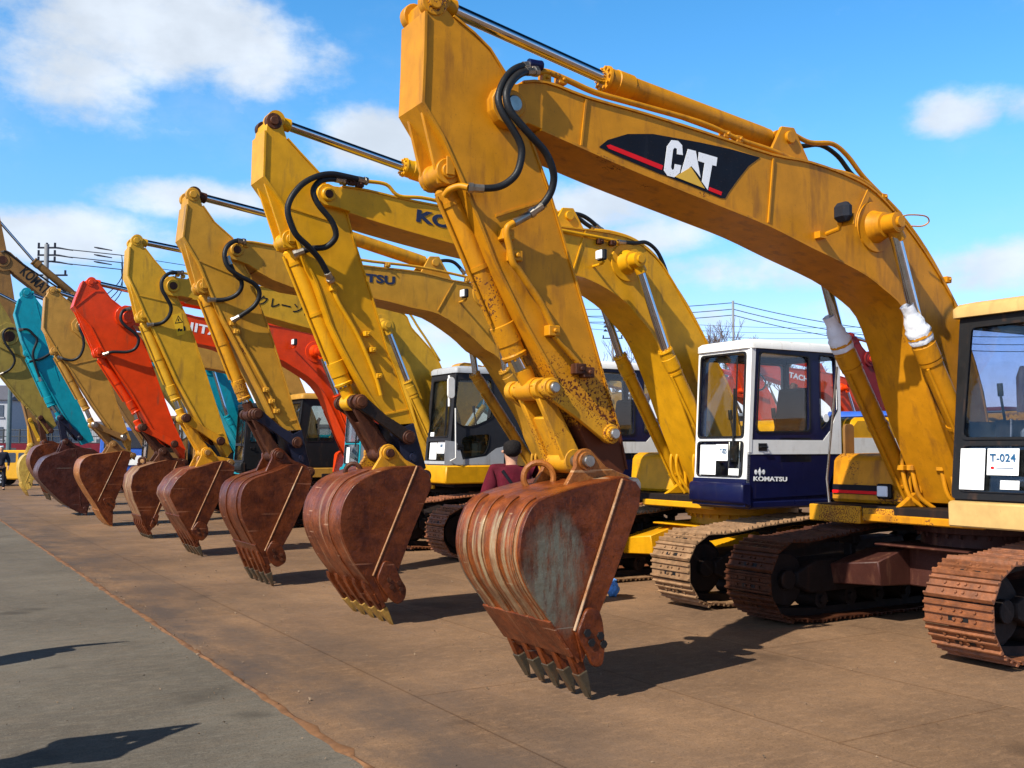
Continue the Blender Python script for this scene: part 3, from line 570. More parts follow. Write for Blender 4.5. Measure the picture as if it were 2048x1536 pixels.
    vs=[tuple(a+d*.20-n*.035),tuple(b-d*.02-n*.05),tuple(b-d*.02+n*.05),tuple(a+d*.20+n*.035)]; prism(bm,vs,-.086,.086); ycyl(bm,b.x,b.y,-.14,.14,.085); ycyl(bm,a.x,a.y,-.14,-.082,.07); ycyl(bm,a.x,a.y,.082,.14,.07)
    finish(bm,'power_link',pw,root,.008)
    # bucket
    yb=s.get('bw',.5); bo=s.get('boff',0); bs=dict(s['bk']); bs['bw']=yb; yb+=bo; bs['back']=S(yb,bs['back']); bs['open']=S(yb,bs['open']); bs['ridge']=S(yb,bs['ridge']); bs['cutter']=S(yb,bs['cutter'])
    bs['lip']=surv(*bs['lip'],c+yb); bs['tip']=surv(*bs['tip'],c+yb-.05); bs['pinL']=lp; bs['pinS']=surv(*bs['pinS'],c+.25); bs.setdefault('lugy',.19)
    if bs.get('ring'): 
        u,v,yy,rr=bs['ring']; x,z=surv(u,v,c+yy); bs['ring']=(x,yy,z,rr)
    bk_=make_bucket(root,bs); bk_.location.y=bo
    # arm cylinder
    ab=surv(*s['abase'],c) if 'abase' in s else s['abaseL']; ag=surv(*s['agl'],c) if 'agl' in s else s['aglL']; ar=surv(*s['boss'],c)
    cylinder_part(root,'arm_cylinder',ab,ag,ar,0,s.get('acr',.085),.046,s.get('mc',m),pin=.08,tubes=False)
    bm=NB()
    for y in (-.14,.14): prism(bm,[(ab[0]+.08,ab[1]+.08),(ab[0]-.06,ab[1]+.09),(ab[0]-.30,ab[1]-.28),(ab[0]+.30,ab[1]-.30)],y-.015,y+.015)
    ycyl(bm,ab[0],ab[1],-.18,.18,.05); finish(bm,'cylinder_bracket',m,boom,.005)
    # boom cylinders
    ft=s.get('bfoot',(.53,1.07)); gl=s.get('bgl'); 
    for sg in (1,-1):
        if gl: g=surv(*gl,c+CY)
        else: g=s['bglL']
        cylinder_part(root,'boom_cylinder',ft,g,bpx,sg*CY,s.get('bcr',.076),.047,s.get('mbc',s.get('mc',m)),pin=.07,cloth=s.get('cloth'))
    return root,boom,stick
# ------------------------------------------------------------------ the machines
_S=surv
def surv(u,v,l):
    if u=='L': return v
    return _S(u,v,l)
def Lp(*p): return [('L',q) for q in p]
M2T=Lp((1.14,3.93),(.88,3.62),(.60,3.05),(.40,2.50)); 
M2B=Lp((2.05,3.42),(1.72,3.24),(1.50,3.02),(1.36,2.78),(1.26,2.5),(1.10,2.0),(.95,1.7))
base=dict(m='kom',topm='darkrust')
M1=dict(c=-5.88,label='largest mustard yellow excavator in front with black and white boom badge and greenish worn bucket',m='cat',ms='cat_stick',mc='cat',hs=.16,hb=.24,topm='cat',
 btop=[(1032,168),(1091,167),(1173,197),(1290,230),(1408,267),(1542,311),(1621,327),(1700,356),(1751,387),(1811,454),(1859,523),(1894,583),(1913,625)],
 bbot=[(1056,246),(1155,290),(1250,332),(1347,372),(1446,412),(1536,449),(1621,492),(1716,539),(1764,574),(1808,619),(1841,713),(1860,788),(1890,876)],
 nose=(1024,210),bpin=(1783,447),bgl=(1838,668),cloth=True,btail=[(.78,1.40),(.62,1.12)],ttail=[(.42,2.1),(.28,1.35)],
 ribs=[[(1173,200),(1163,292)],[(1547,318),(1537,446)]],
 sf=[(853,24),(851,113),(847,205),(885,270),(926,362),(964,455),(991,525),(1046,637),(1108,747),(1128,793)],
 stip=[(1150,840),(1178,900),(1195,950),(1235,965)],
 sb=[(906,34),(947,68),(978,99),(1008,147),(1040,230),(1067,301),(1094,376),(1138,525),(1147,555),(1183,676),(1209,770),(1235,858),(1251,939)],
 boss=(868,4),topr=.09,sribs=[[(990,430),(1085,400)],[(1176,852),(1230,838)]],kink=2,cpin=(878,352),cgl=(1030,714),crod=(1063,779),cr=.078,gpin=(1214,868),lpin=(1160,922),lm='rustyel',gm='rustyel',steelpins=True,bcr=.088,
 abase=(1550,285),agl=(1207,157),acr=.085,bw=.42,boff=.06,pinm='steel',
 bk=dict(bmat='bk_cat',bside='bk_cat_side',tmat='tooth',lugm='bk_orange',pinm='steel',strips=(-.30,-.10,.10,.30),sw=.045,lipn=9,lipm='bk_red',
  back=[(1250,953),(1171,971),(1103,991),(1069,1010),(1049,1046),(1040,1090),(1042,1130),(1059,1178),(1090,1225),(1117,1266),(1148,1312)],
  open=[(1163,1325),(1180,1275),(1198,1222),(1225,1157),(1255,1073),(1276,1012),(1279,978),(1269,963)],
  ridge=[(1244,958),(1148,1262)],cutter=[(1167,1211),(1191,1218),(1198,1240),(1203,1289),(1198,1330),(1178,1333),(1167,1306),(1145,1269)],
  lip=(1158,1316),tip=(1178,1396),pinS=(1258,972),ring=(1068,955,-.12,.105),bs=1.4,darkbolt=True))
M2=dict(c=-9.13,label='bright yellow excavator second from the right with white and navy cab and brown bucket',m='kom',hs=.17,hb=.24,topm='darkrust',
 btop=[(668,372),(734,382),(805,399),(871,412),(1000,436),(1124,455),(1213,466),(1268,482),(1312,517),(1341,559),(1372,613),(1410,681)],
 bbot=[(680,416),(763,444),(900,483),(1030,515),(1149,548),(1173,555),(1213,575),(1253,604),(1279,635),(1301,661),(1322,700),(1350,770),(1378,850)],
 nose=(656,389),bpin=(1272,520),bgl=(1330,700),
 ribs=[[(1172,460),(1146,545)]],
 sf=[(532,262),(529,353),(568,408),(591,470),(610,516),(633,561),(662,646),(683,690),(710,740),(736,785),(765,826)],stip=[(792,850)],
 sb=[(574,278),(600,307),(640,350),(665,400),(692,428),(705,477),(727,545),(750,620),(773,700),(790,740),(812,806),(826,847)],
 sdark=[(785,838),(800,857),(826,846),(851,936),(838,946),(815,932),(800,900)],sholes=[(827,914)],sribs=[[(566,410),(660,440)],[(767,828),(815,818)]],
 boss=(548,242),topr=.075,kink=1,cpin=(573,483),cgl=(688,770),crod=(701,805),cr=.078,gpin=(814,875),lpin=(777,906),lm='grease',gm='darkrust',plm='darkrust',
 abase=(1122,437),agl=(806,334),acr=.085,bw=.49,
 bk=dict(bmat='bk_red',bside='bk_dark',tmat='toothyel',lugm='rustyel',pinm='darkrust',strips=(0,),sw=.20,lipn=4,lipm='bk_dark',
  back=[(842,932),(800,934),(774,939),(721,961),(693,993),(681,1033),(685,1074),(709,1126),(741,1171),(760,1206)],
  open=[(772,1205),(798,1134),(826,1058),(850,1001),(862,973),(858,948)],ridge=[(834,932),(746,1152)],
  cutter=[(765,1118),(786,1126),(798,1158),(810,1175),(806,1199),(790,1209),(774,1195),(749,1158)],lip=(757,1198),tip=(785,1251),pinS=(852,952),ring=(706,943,-.1,.075),ringm='darkrust',bs=1.2))
M3=dict(c=-12.2,label='golden yellow excavator third from the right with peeling bucket ram and red brown bucket',m='kom3',hs=.17,hb=.24,topm='kom3',
 btop=[(482,482),(545,493),(635,513),(724,532),(838,545),(942,568)]+M2T,bbot=[(495,528),(584,572),(744,594),(822,613),(877,626),(936,665),(968,695),(998,715),(1030,765)]+M2B[5:],
 nose=(473,500),bpin=(985,583),bgl=(1008,740),
 ribs=[[(908,566),(876,622)]],
 sf=[(376,409),(368,474),(399,526),(421,581),(447,637),(470,679),(496,730),(522,780),(548,835)],stip=[(570,862)],
 sb=[(405,412),(428,445),(464,477),(480,520),(500,555),(519,614),(535,653),(554,712),(590,831),(600,860)],
 sdark=[(566,858),(581,871),(602,860),(619,930),(606,938),(590,925),(578,895)],sholes=[(604,916)],sribs=[[(397,520),(470,550)],[(575,842),(592,838)]],
 boss=(386,389),topr=.08,kink=1,cpin=(402,575),cgl=(489,798),crod=(502,829),cr=.072,mc='rustyel',mbc='kom3',gpin=(592,885),lpin=(557,910),lm='blueblack',gm='darkrust',plm='darkrust',
 abase=(860,529),agl=(640,455),acr=.085,bw=.46,
 bk=dict(bmat='bk_dark',bside='bk_dark',tmat='tooth',lugm='bk_dark',pinm='darkrust',strips=(-.22,.22),sw=.10,lipn=9,
  back=[(612,931),(582,929),(552,942),(508,957),(488,974),(481,1004),(485,1036),(503,1074),(523,1109),(532,1130)],
  open=[(540,1128),(567,1089),(588,1051),(614,992),(623,963),(619,941)],ridge=[(605,933),(530,1102)],
  cutter=[(543,1078),(561,1089),(570,1109),(570,1124),(552,1135),(541,1127),(529,1103)],lip=(533,1130),tip=(546,1174),pinS=(621,944)))
M4=dict(c=-15.95,label='lemon yellow excavator fourth from the right with warning sticker and flat backed bucket',m='kom4',hs=.17,hb=.24,topm='kom4',
 btop=[(358,556),(430,565),(519,574),(591,582),(670,594),(750,610),(805,626),(822,656),(845,682),(878,727)],bbot=[(362,592),(450,610),(529,630),(620,655)]+M2B,
 nose=(346,572),bpin=(772,651),bgl=(815,762),
 sf=[(261,494),(257,551),(273,585),(291,627),(317,676),(356,762),(408,856)],stip=[(435,880),(455,915)],
 sb=[(289,496),(309,522),(330,546),(350,590),(369,627),(390,684),(421,780),(446,857),(462,905)],sribs=[[(280,590),(365,610)],[(420,872),(444,866)]],
 boss=(273,481),topr=.08,kink=1,cpin=(283,634),cgl=(352,800),crod=(365,837),cr=.07,gpin=(440,882),lpin=(414,905),lm='rustyel',gm='darkrust',
 abaseL=(2.55,4.20),agl=(440,515),acr=.085,bw=.45,
 bk=dict(flatback=True,bmat='bk_mid',bside='bk_dark',tmat='tooth',lugm='rustyel',pinm='mustard',strips=(),lipn=3,
  back=[(452,921),(430,925),(405,933),(378,939),(355,958),(342,978),(339,992),(359,1031),(380,1065),(390,1082)],
  open=[(397,1083),(414,1049),(439,999),(467,949),(469,933)],ridge=[(445,923),(383,1060)],
  cutter=[(396,1040),(414,1049),(416,1069),(403,1083),(391,1076),(380,1062)],lip=(391,1080),tip=(406,1117),pinS=(462,926),ring=(403,920,-.05,.06)))
M5=dict(c=-19.4,label='orange red excavator among the yellow ones with white letters on its boom',m='red',hs=.17,hb=.22,topm='red',
 btop=[(262,612),(315,618),(372,629),(408,637),(535,650),(620,666),(666,682),(695,725),(709,751)]+M2T[3:],bbot=[(268,650),(330,668),(390,684),(434,694),(460,702),(552,715),(584,731),(627,760),(653,793)]+M2B[5:],
 nose=(254,633),bpin=(638,702),bgl=(673,790),
 sf=[(168,562),(154,596),(148,612),(182,651),(205,696),(225,729),(261,780),(291,832),(307,860)],stip=[(341,882),(370,922)],
 sb=[(196,567),(207,579),(221,598),(244,616),(262,650),(286,684),(304,733),(321,780),(346,848),(370,900)],sribs=[[(150,613),(190,582),(206,582)]],
 boss=(182,564),topr=.08,kink=2,cpin=(195,706),cgl=(272,825),crod=(281,855),cr=.07,gpin=(348,888),lpin=(327,904),lm='red',gm='darkrust',plm='darkrust',pinm='red',
 abaseL=(2.5,4.15),aglL=(4.4,4.35),acr=.085,bw=.40,
 bk=dict(flatback=True,bmat='bk_wood',bside='bk_dark',tmat='tooth',lugm='darkrust',pinm='darkrust',strips=(),lipn=3,
  back=[(370,922),(335,920),(309,926),(280,935),(266,951),(262,974),(268,999),(282,1031),(294,1056),(298,1064)],
  open=[(303,1060),(321,1017),(345,975),(371,935)],ridge=[(355,923),(301,1052)],cutter=[(310,1025),(318,1030),(312,1050),(303,1058),(299,1050)],lip=(297,1062),tip=(305,1082),pinS=(370,925),ring=(284,922,-.1,.06),ringm='darkrust'))
M6=dict(c=-22.9,label='tan yellow excavator between the teal one and the orange red one',m='cat6',hs=.16,hb=.22,topm='cat6',
 btop=Lp((5.3,3.98),(4.5,4.05),(3.5,4.06),(2.5,4.06),(1.9,4.02),(1.5,3.95),(1.1,3.7),(.8,3.3),(.45,2.5)),bbot=Lp((5.2,3.62),(4.5,3.55),(3.5,3.45),(2.6,3.35),(2.0,3.2),(1.6,2.9),(1.3,2.5),(1.1,2.0)),
 nose=(164,652),bpin=None,bpinL=(1.75,3.5),bglL=(1.35,2.45),
 sf=[(92,593),(88,655),(105,684),(125,716),(145,743),(187,809),(221,857)],stip=[(247,880),(262,905)],
 sb=[(117,587),(145,610),(162,634),(180,680),(195,718),(217,757),(235,813),(262,884)],
 boss=(105,581),topr=.08,kink=1,cpin=(109,702),cgl=(173,819),crod=(186,850),cr=.07,gpin=(247,875),lpin=(227,889),lm='mustard',gm='steel',sribs=[[(140,730),(192,718)],[(238,870),(255,862)]],
 abaseL=(2.5,4.22),aglL=(4.4,4.4),acr=.085,bw=.42,
 bk=dict(bmat='bk_orange',bside='bk_dark',tmat='tooth',lugm='mustard',pinm='mustard',strips=(),lipn=9,lipm='bk_orange',noteeth=True,
  back=[(249,901),(208,907),(181,911),(165,921),(159,940),(162,959),(177,986),(192,1009),(208,1036),(220,1050)],
  open=[(225,1052),(226,1020),(231,1000),(244,969),(260,919),(261,905)],ridge=[(244,903),(196,1003)],cutter=[(204,998),(225,993),(231,1000),(229,1017),(219,1025)],lip=(216,1045),tip=(225,1053),pinS=(267,911)))
M7=dict(c=-26.9,label='teal blue excavator near the left with its dark bucket lying low',m='teal',hs=.2,hb=.22,topm='teal',
 btop=Lp((5.6,4.3),(4.6,4.35),(3.4,4.35),(2.2,4.3),(1.4,4.0),(.9,3.4),(.5,2.6)),bbot=Lp((5.5,3.9),(4.5,3.85),(3.2,3.7),(2.3,3.4),(1.7,2.9),(1.3,2.3),(1.05,1.8)),
 nose=(110,640),bpin=None,bpinL=(1.75,3.7),bglL=(1.35,2.45),
 sf=[(39,598),(31,626),(45,680),(62,715),(84,748),(118,812),(142,850),(156,872)],stip=[(165,890)],
 sb=[(66,590),(86,618),(93,660),(100,694),(117,741),(129,752),(150,792),(175,850),(187,882)],sribs=[[(72,604),(95,690),(118,760)]],
 boss=(53,585),topr=.12,kink=1,cpin=(56,706),cgl=(104,812),crod=(119,836),cr=.10,gpin=(160,876),lpin=(132,884),lm='blueblack',gm='blueblack',
 abaseL=(2.4,4.5),aglL=(4.4,4.75),acr=.085,bw=.5,
 bk=dict(bmat='bk_maroon',bside='bk_maroon',tmat='tooth',lugm='bk_maroon',pinm='darkrust',strips=(),lipn=5,noteeth=True,stripm='bk_maroon',
  back=[(188,899),(167,896),(140,898),(115,907),(90,917),(77,938),(77,955),(87,969),(108,990),(133,1011),(160,1023)],
  open=[(173,1032),(180,1005),(196,955),(204,910)],ridge=[(152,900),(162,1012)],cutter=[(165,1015),(172,1012),(176,1020),(172,1028)],lip=(160,1023),tip=(173,1032),pinS=(180,905)))
M8=dict(c=-31.0,label='olive yellow excavator at the left edge with its pale rimmed bucket',m='olive',hs=.2,hb=.24,topm='olive',
 btop=Lp((5.75,4.5),(4.6,4.5),(3.4,4.5),(2.2,4.4),(1.4,4.1),(.9,3.4),(.5,2.6)),bbot=Lp((5.75,4.1),(4.5,4.0),(3.2,3.8),(2.3,3.5),(1.7,2.9),(1.3,2.3),(1.05,1.8)),
 nose=(18,673),bpin=None,bpinL=(1.75,3.7),bglL=(1.35,2.45),
 sf=[(-34,590),(-38,650),(-14,720),(0,746),(35,788),(71,830)],stip=[(95,868)],sb=[(-8,592),(20,640),(45,692),(62,740),(92,802),(112,852)],
 boss=(-20,580),topr=.12,kink=1,cpin=(-12,728),cgl=(58,815),crod=(79,836),cr=.07,gpin=(102,862),lpin=(90,885),lm='darkrust',gm='darkrust',
 abaseL=(2.4,4.6),aglL=(4.4,4.85),acr=.085,bw=.5,
 bk=dict(bmat='bk_mid',bside='bk_dark',tmat='tooth',lugm='bk_dark',pinm='darkrust',strips=(),lipn=4,stripm='bk_mid',
  back=[(125,888),(100,886),(73,894),(62,910),(60,927),(68,946),(82,965),(94,978)],open=[(100,980),(120,955),(135,920),(138,895)],ridge=[(118,890),(98,970)],cutter=[(100,962),(110,960),(112,972),(104,980)],lip=(94,978),tip=(102,1001),pinS=(125,895)))
M9=dict(c=-38.5,label='tall brown excavator at the far left with dark letters on its raised boom',m='mustard',hs=.24,hb=.28,topm='mustard',
 btop=[(22,505),(60,540),(102,575),(150,615),(200,665),(250,750)]+Lp((.45,2.8)),bbot=[(20,540),(50,563),(84,590),(130,632),(180,700),(225,790)],
 nose=(5,520),bpin=None,bpinL=(1.9,4.3),bglL=(1.35,2.6),
 sf=[(-32,430),(-36,500),(-18,560),(0,660),(28,740),(50,820),(66,885)],stip=[(72,900)],sb=[(-2,430),(12,500),(22,560),(36,650),(52,730),(70,820),(84,885)],
 boss=(-18,424),topr=.16,kink=1,cpin=(-5,620),cgl=(50,800),crod=(58,840),cr=.1,gpin=(78,880),lpin=(62,890),lm='kom4',
 abase=(148,590),agl=(67,522),acr=.13,bw=.42,
 bk=dict(bmat='bk_yellow',bside='bk_yellow',tmat='toothyel',lugm='bk_yellow',pinm='bk_yellow',strips=(),lipn=4,stripm='bk_yellow',nt=4,
  back=[(76,908),(58,907),(45,915),(38,932),(40,955),(50,978)],open=[(56,980),(66,962),(74,940),(78,915)],ridge=[(72,912),(52,965)],cutter=[(58,958),(66,960),(64,972),(58,980)],lip=(50,978),tip=(57,992),pinS=(78,905)))
R1,BM1,ST1=make_excavator(M1)
R2,BM2,ST2=make_excavator(M2); R3,BM3,ST3=make_excavator(M3); R4,BM4,ST4=make_excavator(M4); R5,BM5,ST5=make_excavator(M5)
R6,BM6,ST6=make_excavator(M6); R7,BM7,ST7=make_excavator(M7); R8,BM8,ST8=make_excavator(M8); R9,BM9,ST9=make_excavator(M9)
# undercarriages, bodies
make_undercarriage(R1,'carbody',1.075,.57,'trackdark',nearm='trackbrown')
make_undercarriage(R2,'kom',1.075,.58,'trackpale',nearm='trackpale'); make_undercarriage(R3,'under',1.075,.55,'trackbrown')
make_undercarriage(R4,'under',1.075,.55,'trackbrown',detail=False)
for r in (R5,R6,R7,R8,R9): make_undercarriage(r,'under',1.075,.55,'trackdark',detail=False)
H1=make_house(R1,'catworn','cat'); make_house(R2,'kom','navy','white'); make_house(R3,'kom3','navy','white'); make_house(R4,'kom','charcoal'); make_house(R5,'red','red'); make_house(R6,'cat6','black'); make_house(R7,'teal','teal'); make_house(R8,'olive','olive'); make_house(R9,'mustard','mustard')
# cabs
def kcab(root,door,front,low,roof,bandm,band=True,glass='glass',chin='navy'):
    k=-9.13+1.30; sp=lambda *p:[_S(u,v,k) for u,v in p]
    s=dict(yn=1.30,yf=.50,z0=1.07,z1=2.68,xf0=1.17,xf1=1.07,xr=-.27,low=low,door=door,front=front,roof=roof,glass=glass,
      side=[(1.16,1.08),(1.06,2.67),(-.24,2.67),(-.26,1.62),(-.02,1.10)],
      holes=[sp((1518,702),(1619,712),(1621,864),(1511,866)),sp((1638,708),(1669,712),(1675,822),(1641,862))],g1=[(.535,1.71),(1.25,1.71),(1.25,2.62),(.54,2.62)],g2=[(.535,1.30),(1.24,1.30),(1.25,1.68),(.535,1.68)],hx=.93,handle=(1.615,))
    cab=make_cab(root,s); fx=lambda z: s['xf0']+(s['xf1']-s['xf0'])*(z-s['z0'])/(s['z1']-s['z0'])
    if band:
        bm=NB(); prism(bm,[(-.262,1.54),(fx(1.54)-.01,1.54),(fx(1.69)-.01,1.69),(.02,1.69),(-.10,1.80),(-.20,2.0),(-.20,2.67),(-.262,2.67)],1.301,1.307); finish(bm,'body_stripe',bandm,cab)
        bm=NB(); prism(bm,[(fx(1.55)+.004,1.55),(fx(2.66)+.004,2.66),(fx(2.66)-.075,2.66),(fx(1.55)-.06,1.55)],1.256,1.312); finish(bm,'corner_pillar',bandm,cab,.01)
    bm=NB(); flat([[(.495,1.0),(1.305,1.0),(1.305,1.285),(.495,1.285)]],.006,lambda a,b,d:(fx(b)+.012+d,a,b),bm); finish(bm,'front_panel',chin,cab)
    bm=NB(); prism(bm,[(1.10,.98),(1.24,1.04),(1.24,1.22),(1.205,1.25),(1.10,1.25)],.485,1.315); finish(bm,'front_step',chin,cab,.02)
    bm=NB(); prism(bm,[(1.12,.97),(1.12,1.06),(-.05,1.06),(-.2,.97)],.50,1.30); finish(bm,'cab_floor',low,cab,.02)
    return cab,s
C2,s2=kcab(R2,'navy','white','navy','white','white')
fpaper(C2,s2,.98,1.19,1.33,1.66,'notice_sheet') if False else None
fpaper(C2,s2,.57,.82,1.32,1.64); fpaper(C2,s2,.82,1.0,1.47,1.645,txt=[('T-025',.885,.985,1.545,1.60,'inkblue')]); fpaper(C2,s2,1.02,1.17,1.32,1.39)
lettering(C2,-9.13,1.303,'KOMATSU',(1507,962),(1574,963),.048,'letterwhite',.03)
bm=NB(); lx,lz=_S(1519,944,-7.83)
for dx in (-.055,0,.055):
    pts=[(lx+dx+.020*math.cos(k*math.pi/6),lz+(.032 if dx==0 else .026)*math.sin(k*math.pi/6)) for k in range(12)]; prism(bm,pts,1.303,1.305)
box(bm,lx-.004,lx+.004,1.3055,1.307,lz-.045,lz+.045); box(bm,lx-.065,lx+.065,1.3055,1.307,lz-.004,lz+.004); finish(bm,'emblem','letterwhite',C2)
x,z=_S(1652,836,-7.83); bm=NB(); ycyl(bm,x,z,1.301,1.303,.045,seg=20); finish(bm,'round_sticker','paper',C2)
C3,s3=kcab(R3,'navy','white','navy','white','white')
lettering(C3,-12.2,1.312,'H',(1263,916),(1270,916),.06,'ink',.02) 
C5,s5=kcab(R5,'greypaint','teal','greypaint','greypaint','greypaint',False,chin='teal')
fpaper(C5,s5,.60,.75,1.32,1.62); fpaper(C5,s5,1.0,1.15,1.9,2.15)
C7,s7=kcab(R7,'black','charcoal','black','charcoal','black',False,chin='black'); C8,s8=kcab(R8,'black','charcoal','black','olive','black',False,chin='black'); kcab(R9,'mustard','charcoal','black','mustard','black',False,chin='mustard')
def ccab(root,m,fr='black',glass='glassdirty'):
    s=dict(yn=1.38,yf=.50,z0=1.19,z1=2.72,xf0=1.24,xf1=1.06,xr=-.30,low='black',door='black',front=fr,roof=m,glass=glass,ov=.06,rz=.09,
      side=[(1.23,1.20),(1.05,2.71),(-.29,2.71),(-.29,1.20)],holes=[[(1.0,1.75),(.88,2.55),(.35,2.55),(.35,1.75)],[(.25,1.75),(.25,2.55),(-.2,2.55),(-.2,1.75)]],
      g1=[(.57,1.67),(1.30,1.67),(1.28,2.62),(.60,2.62)],g2=[(.57,1.25),(1.30,1.25),(1.30,1.63),(.57,1.63)],hx=.0,handle=(1.55,),seatm='seatgrey')
    cab=make_cab(root,s)
    bm=NB(); prism(bm,[(1.28,.965),(1.28,1.165),(1.23,1.175),(-.35,1.175),(-.35,.965)],.49,1.42); finish(bm,'sill_beam',m,cab,.012)
    bm=NB(); box(bm,1.14,1.155,.395,.43,1.2,2.66,M=None); finish(bm,'door_edge','darkrust',cab,.006) if False else bm.free()
    return cab,s
P_('catroof',(.54,.35,.13),.45,dirt=.1,dirtcol=(.35,.2,.08)) 
C1,s1=ccab(R1,'catroof'); C6,s6=ccab(R6,'cat6',glass='glassdark')
fpaper(C1,s1,.58,.80,1.27,1.60,off=.03); fpaper(C1,s1,.82,1.09,1.39,1.60,off=.03,txt=[('T-024',.845,1.065,1.495,1.56,'inkblue')]); fpaper(C1,s1,.94,1.10,1.28,1.35,off=.03)
# modern grey cab of the fourth machine
k4=-15.95+1.30; sp=lambda q:[_S(u,v,k4) for u,v in q]
s4=dict(yn=1.30,yf=.42,z0=1.34,z1=2.86,xf0=1.05,xf1=.92,xr=-.45,low='silver',door='charcoal',front='charcoal',roof='silver',glass='glassdark',ov=.03,rz=.08,
  side=[(1.03,1.35),(1.02,1.7),(.92,2.78),(.84,2.85),(-.42,2.85),(-.44,1.35)],
  holes=[sp(Z(820,680,.1953,490,400,840,400,860,700,850,800,650,890,540,890,448,830,470,560)),sp(Z(820,680,.1953,522,1010,600,975,820,960,810,1080,770,1170,570,1210,540,1190))],
  g1=[(.50,1.78),(1.20,1.78),(1.20,2.74),(.52,2.74)],g2=[(.50,1.40),(1.18,1.40),(1.20,1.72),(.50,1.72)],hx=.85,handle=(1.62,))
C4=make_cab(R4,s4)
bm=NB(); prism(bm,sp(Z(820,680,.1953,360,1030,470,1040,505,1100,540,1225,780,1190,880,1110,960,1090,960,1275,350,1278)),1.301,1.306); finish(bm,'door_skirt','silver',C4)
bm=NB(); box(bm,1.055,1.065,.42,1.302,1.345,1.395); finish(bm,'front_sill','silver',C4)
bm=NB(); prism(bm,[(1.12,1.03),(1.14,1.10),(1.12,1.325),(-.5,1.325),(-.5,1.03)],.38,1.34); finish(bm,'sill_beam','kom',R4,.02)
bm=NB(); x,z=_S(894,776,k4); prism(bm,rrect(x-.07,x+.05,z-.17,z+.17,.055),1.40,1.44); box(bm,x-.005,x+.01,1.35,1.40,z-.3,z+.2); tube(bm,[(.95,1.33,2.2),(.98,1.38,2.25),(.97,1.38,1.45),(1.04,1.32,1.4)],.012); finish(bm,'mirror','white',C4,.006)
fpaper(C4,s4,.55,.80,1.42,1.70); fpaper(C4,s4,.82,1.08,1.52,1.71,txt=[('T-027',.90,1.02,1.62,1.67,'inkblue')]); fpaper(C4,s4,.53,.66,1.80,1.87)
# boom writing and badges
k1=-5.88+.24
decal(BM1,-5.88,.2415,[(1198,294),(1215,280),(1255,268),(1306,268),(1400,285),(1460,298),(1520,315),(1497,332),(1475,360),(1457,385),(1450,397),(1440,396),(1380,371),(1313,345),(1230,310)],'stickerblk',name='boom_badge')
decal(BM1,-5.88,.2438,[(1213,291),(1220,289),(1326,331),(1323,340),(1217,297)],'stickerred',name='badge_bar')
decal(BM1,-5.88,.2438,[(1419,374),(1444,384),(1442,391),(1417,381)],'stickerred',name='badge_bar')
z1=lambda *p: Z(800,0,.3418,*p)
decal(BM1,-5.88,.2438,z1(1588,820,1626,824,1650,850,1654,908,1620,902,1621,872,1606,864,1597,876,1585,980,1593,996,1604,988,1608,960,1644,968,1636,1012,1604,1038,1564,1028,1544,998,1562,856),'letterwhite',name='badge_letter')
decal(BM1,-5.88,.2438,z1(1640,1024,1684,872,1730,884,1758,1040,1736,1010,1704,972,1660,1010),'letterwhite',name='badge_letter')
decal(BM1,-5.88,.2438,z1(1748,890,1856,922,1850,972,1826,966,1800,1112,1766,1064,1782,954,1744,942),'letterwhite',name='badge_letter')
decal(BM1,-5.88,.2460,z1(1608,1034,1702,978,1784,1104),'logoyel',name='badge_triangle')
lettering(BM2,-9.13,.242,'KOMATSU',(832,443),(1050,492),.125,'letterblue',.045)
lettering(BM3,-12.2,.242,'KOMATSU',(632,553),(790,570),.11,'letterblue',.045)
lettering(BM4,-15.95,.242,'クレーン仕様',(515,609),(648,640),.17,'ink',.015)
lettering(BM5,-19.4,.222,'HITACHI',(364,659),(490,684),.17,'letterwhite',.03)
lettering(BM9,-38.5,.282,'KOMATSU',(38,546),(104,604),.36,'ink',.02)
d4=[decal(ST4,-15.95,.172,Z(200,460,.2604,550,655,625,635,650,800,595,815),'warn',name='warning_sticker')]
for pp in (Z(200,460,.2604,575,718,600,655,637,708),): decal(ST4,-15.95,.1742,pp,'ink',name='warning_triangle'); 
decal(ST4,-15.95,.1764,Z(200,460,.2604,584,711,601,668,628,704),'warn',name='triangle_field'); decal(ST4,-15.95,.1786,Z(200,460,.2604,598,700,597,680,604,680,606,700),'ink',name='warning_mark')
decal(ST4,-15.95,.1742,Z(200,460,.2604,597,760,610,752,612,762,632,758,632,775,615,778,612,770,600,782),'ink',name='warning_figure'); decal(ST4,-15.95,.1742,Z(200,460,.2604,640,735,652,738,655,770,646,776,640,756),'ink',name='warning_figure')
# work lights
work_light(R1,-5.88,(1685,424),.50,'cat',True,.075); work_light(R2,-9.13,(1203,510),.45,'kom',s=.065); work_light(R3,-12.2,(929,587),.45,'kom3',s=.065); work_light(R5,-19.4,(589,684),.45,'red',s=.07)
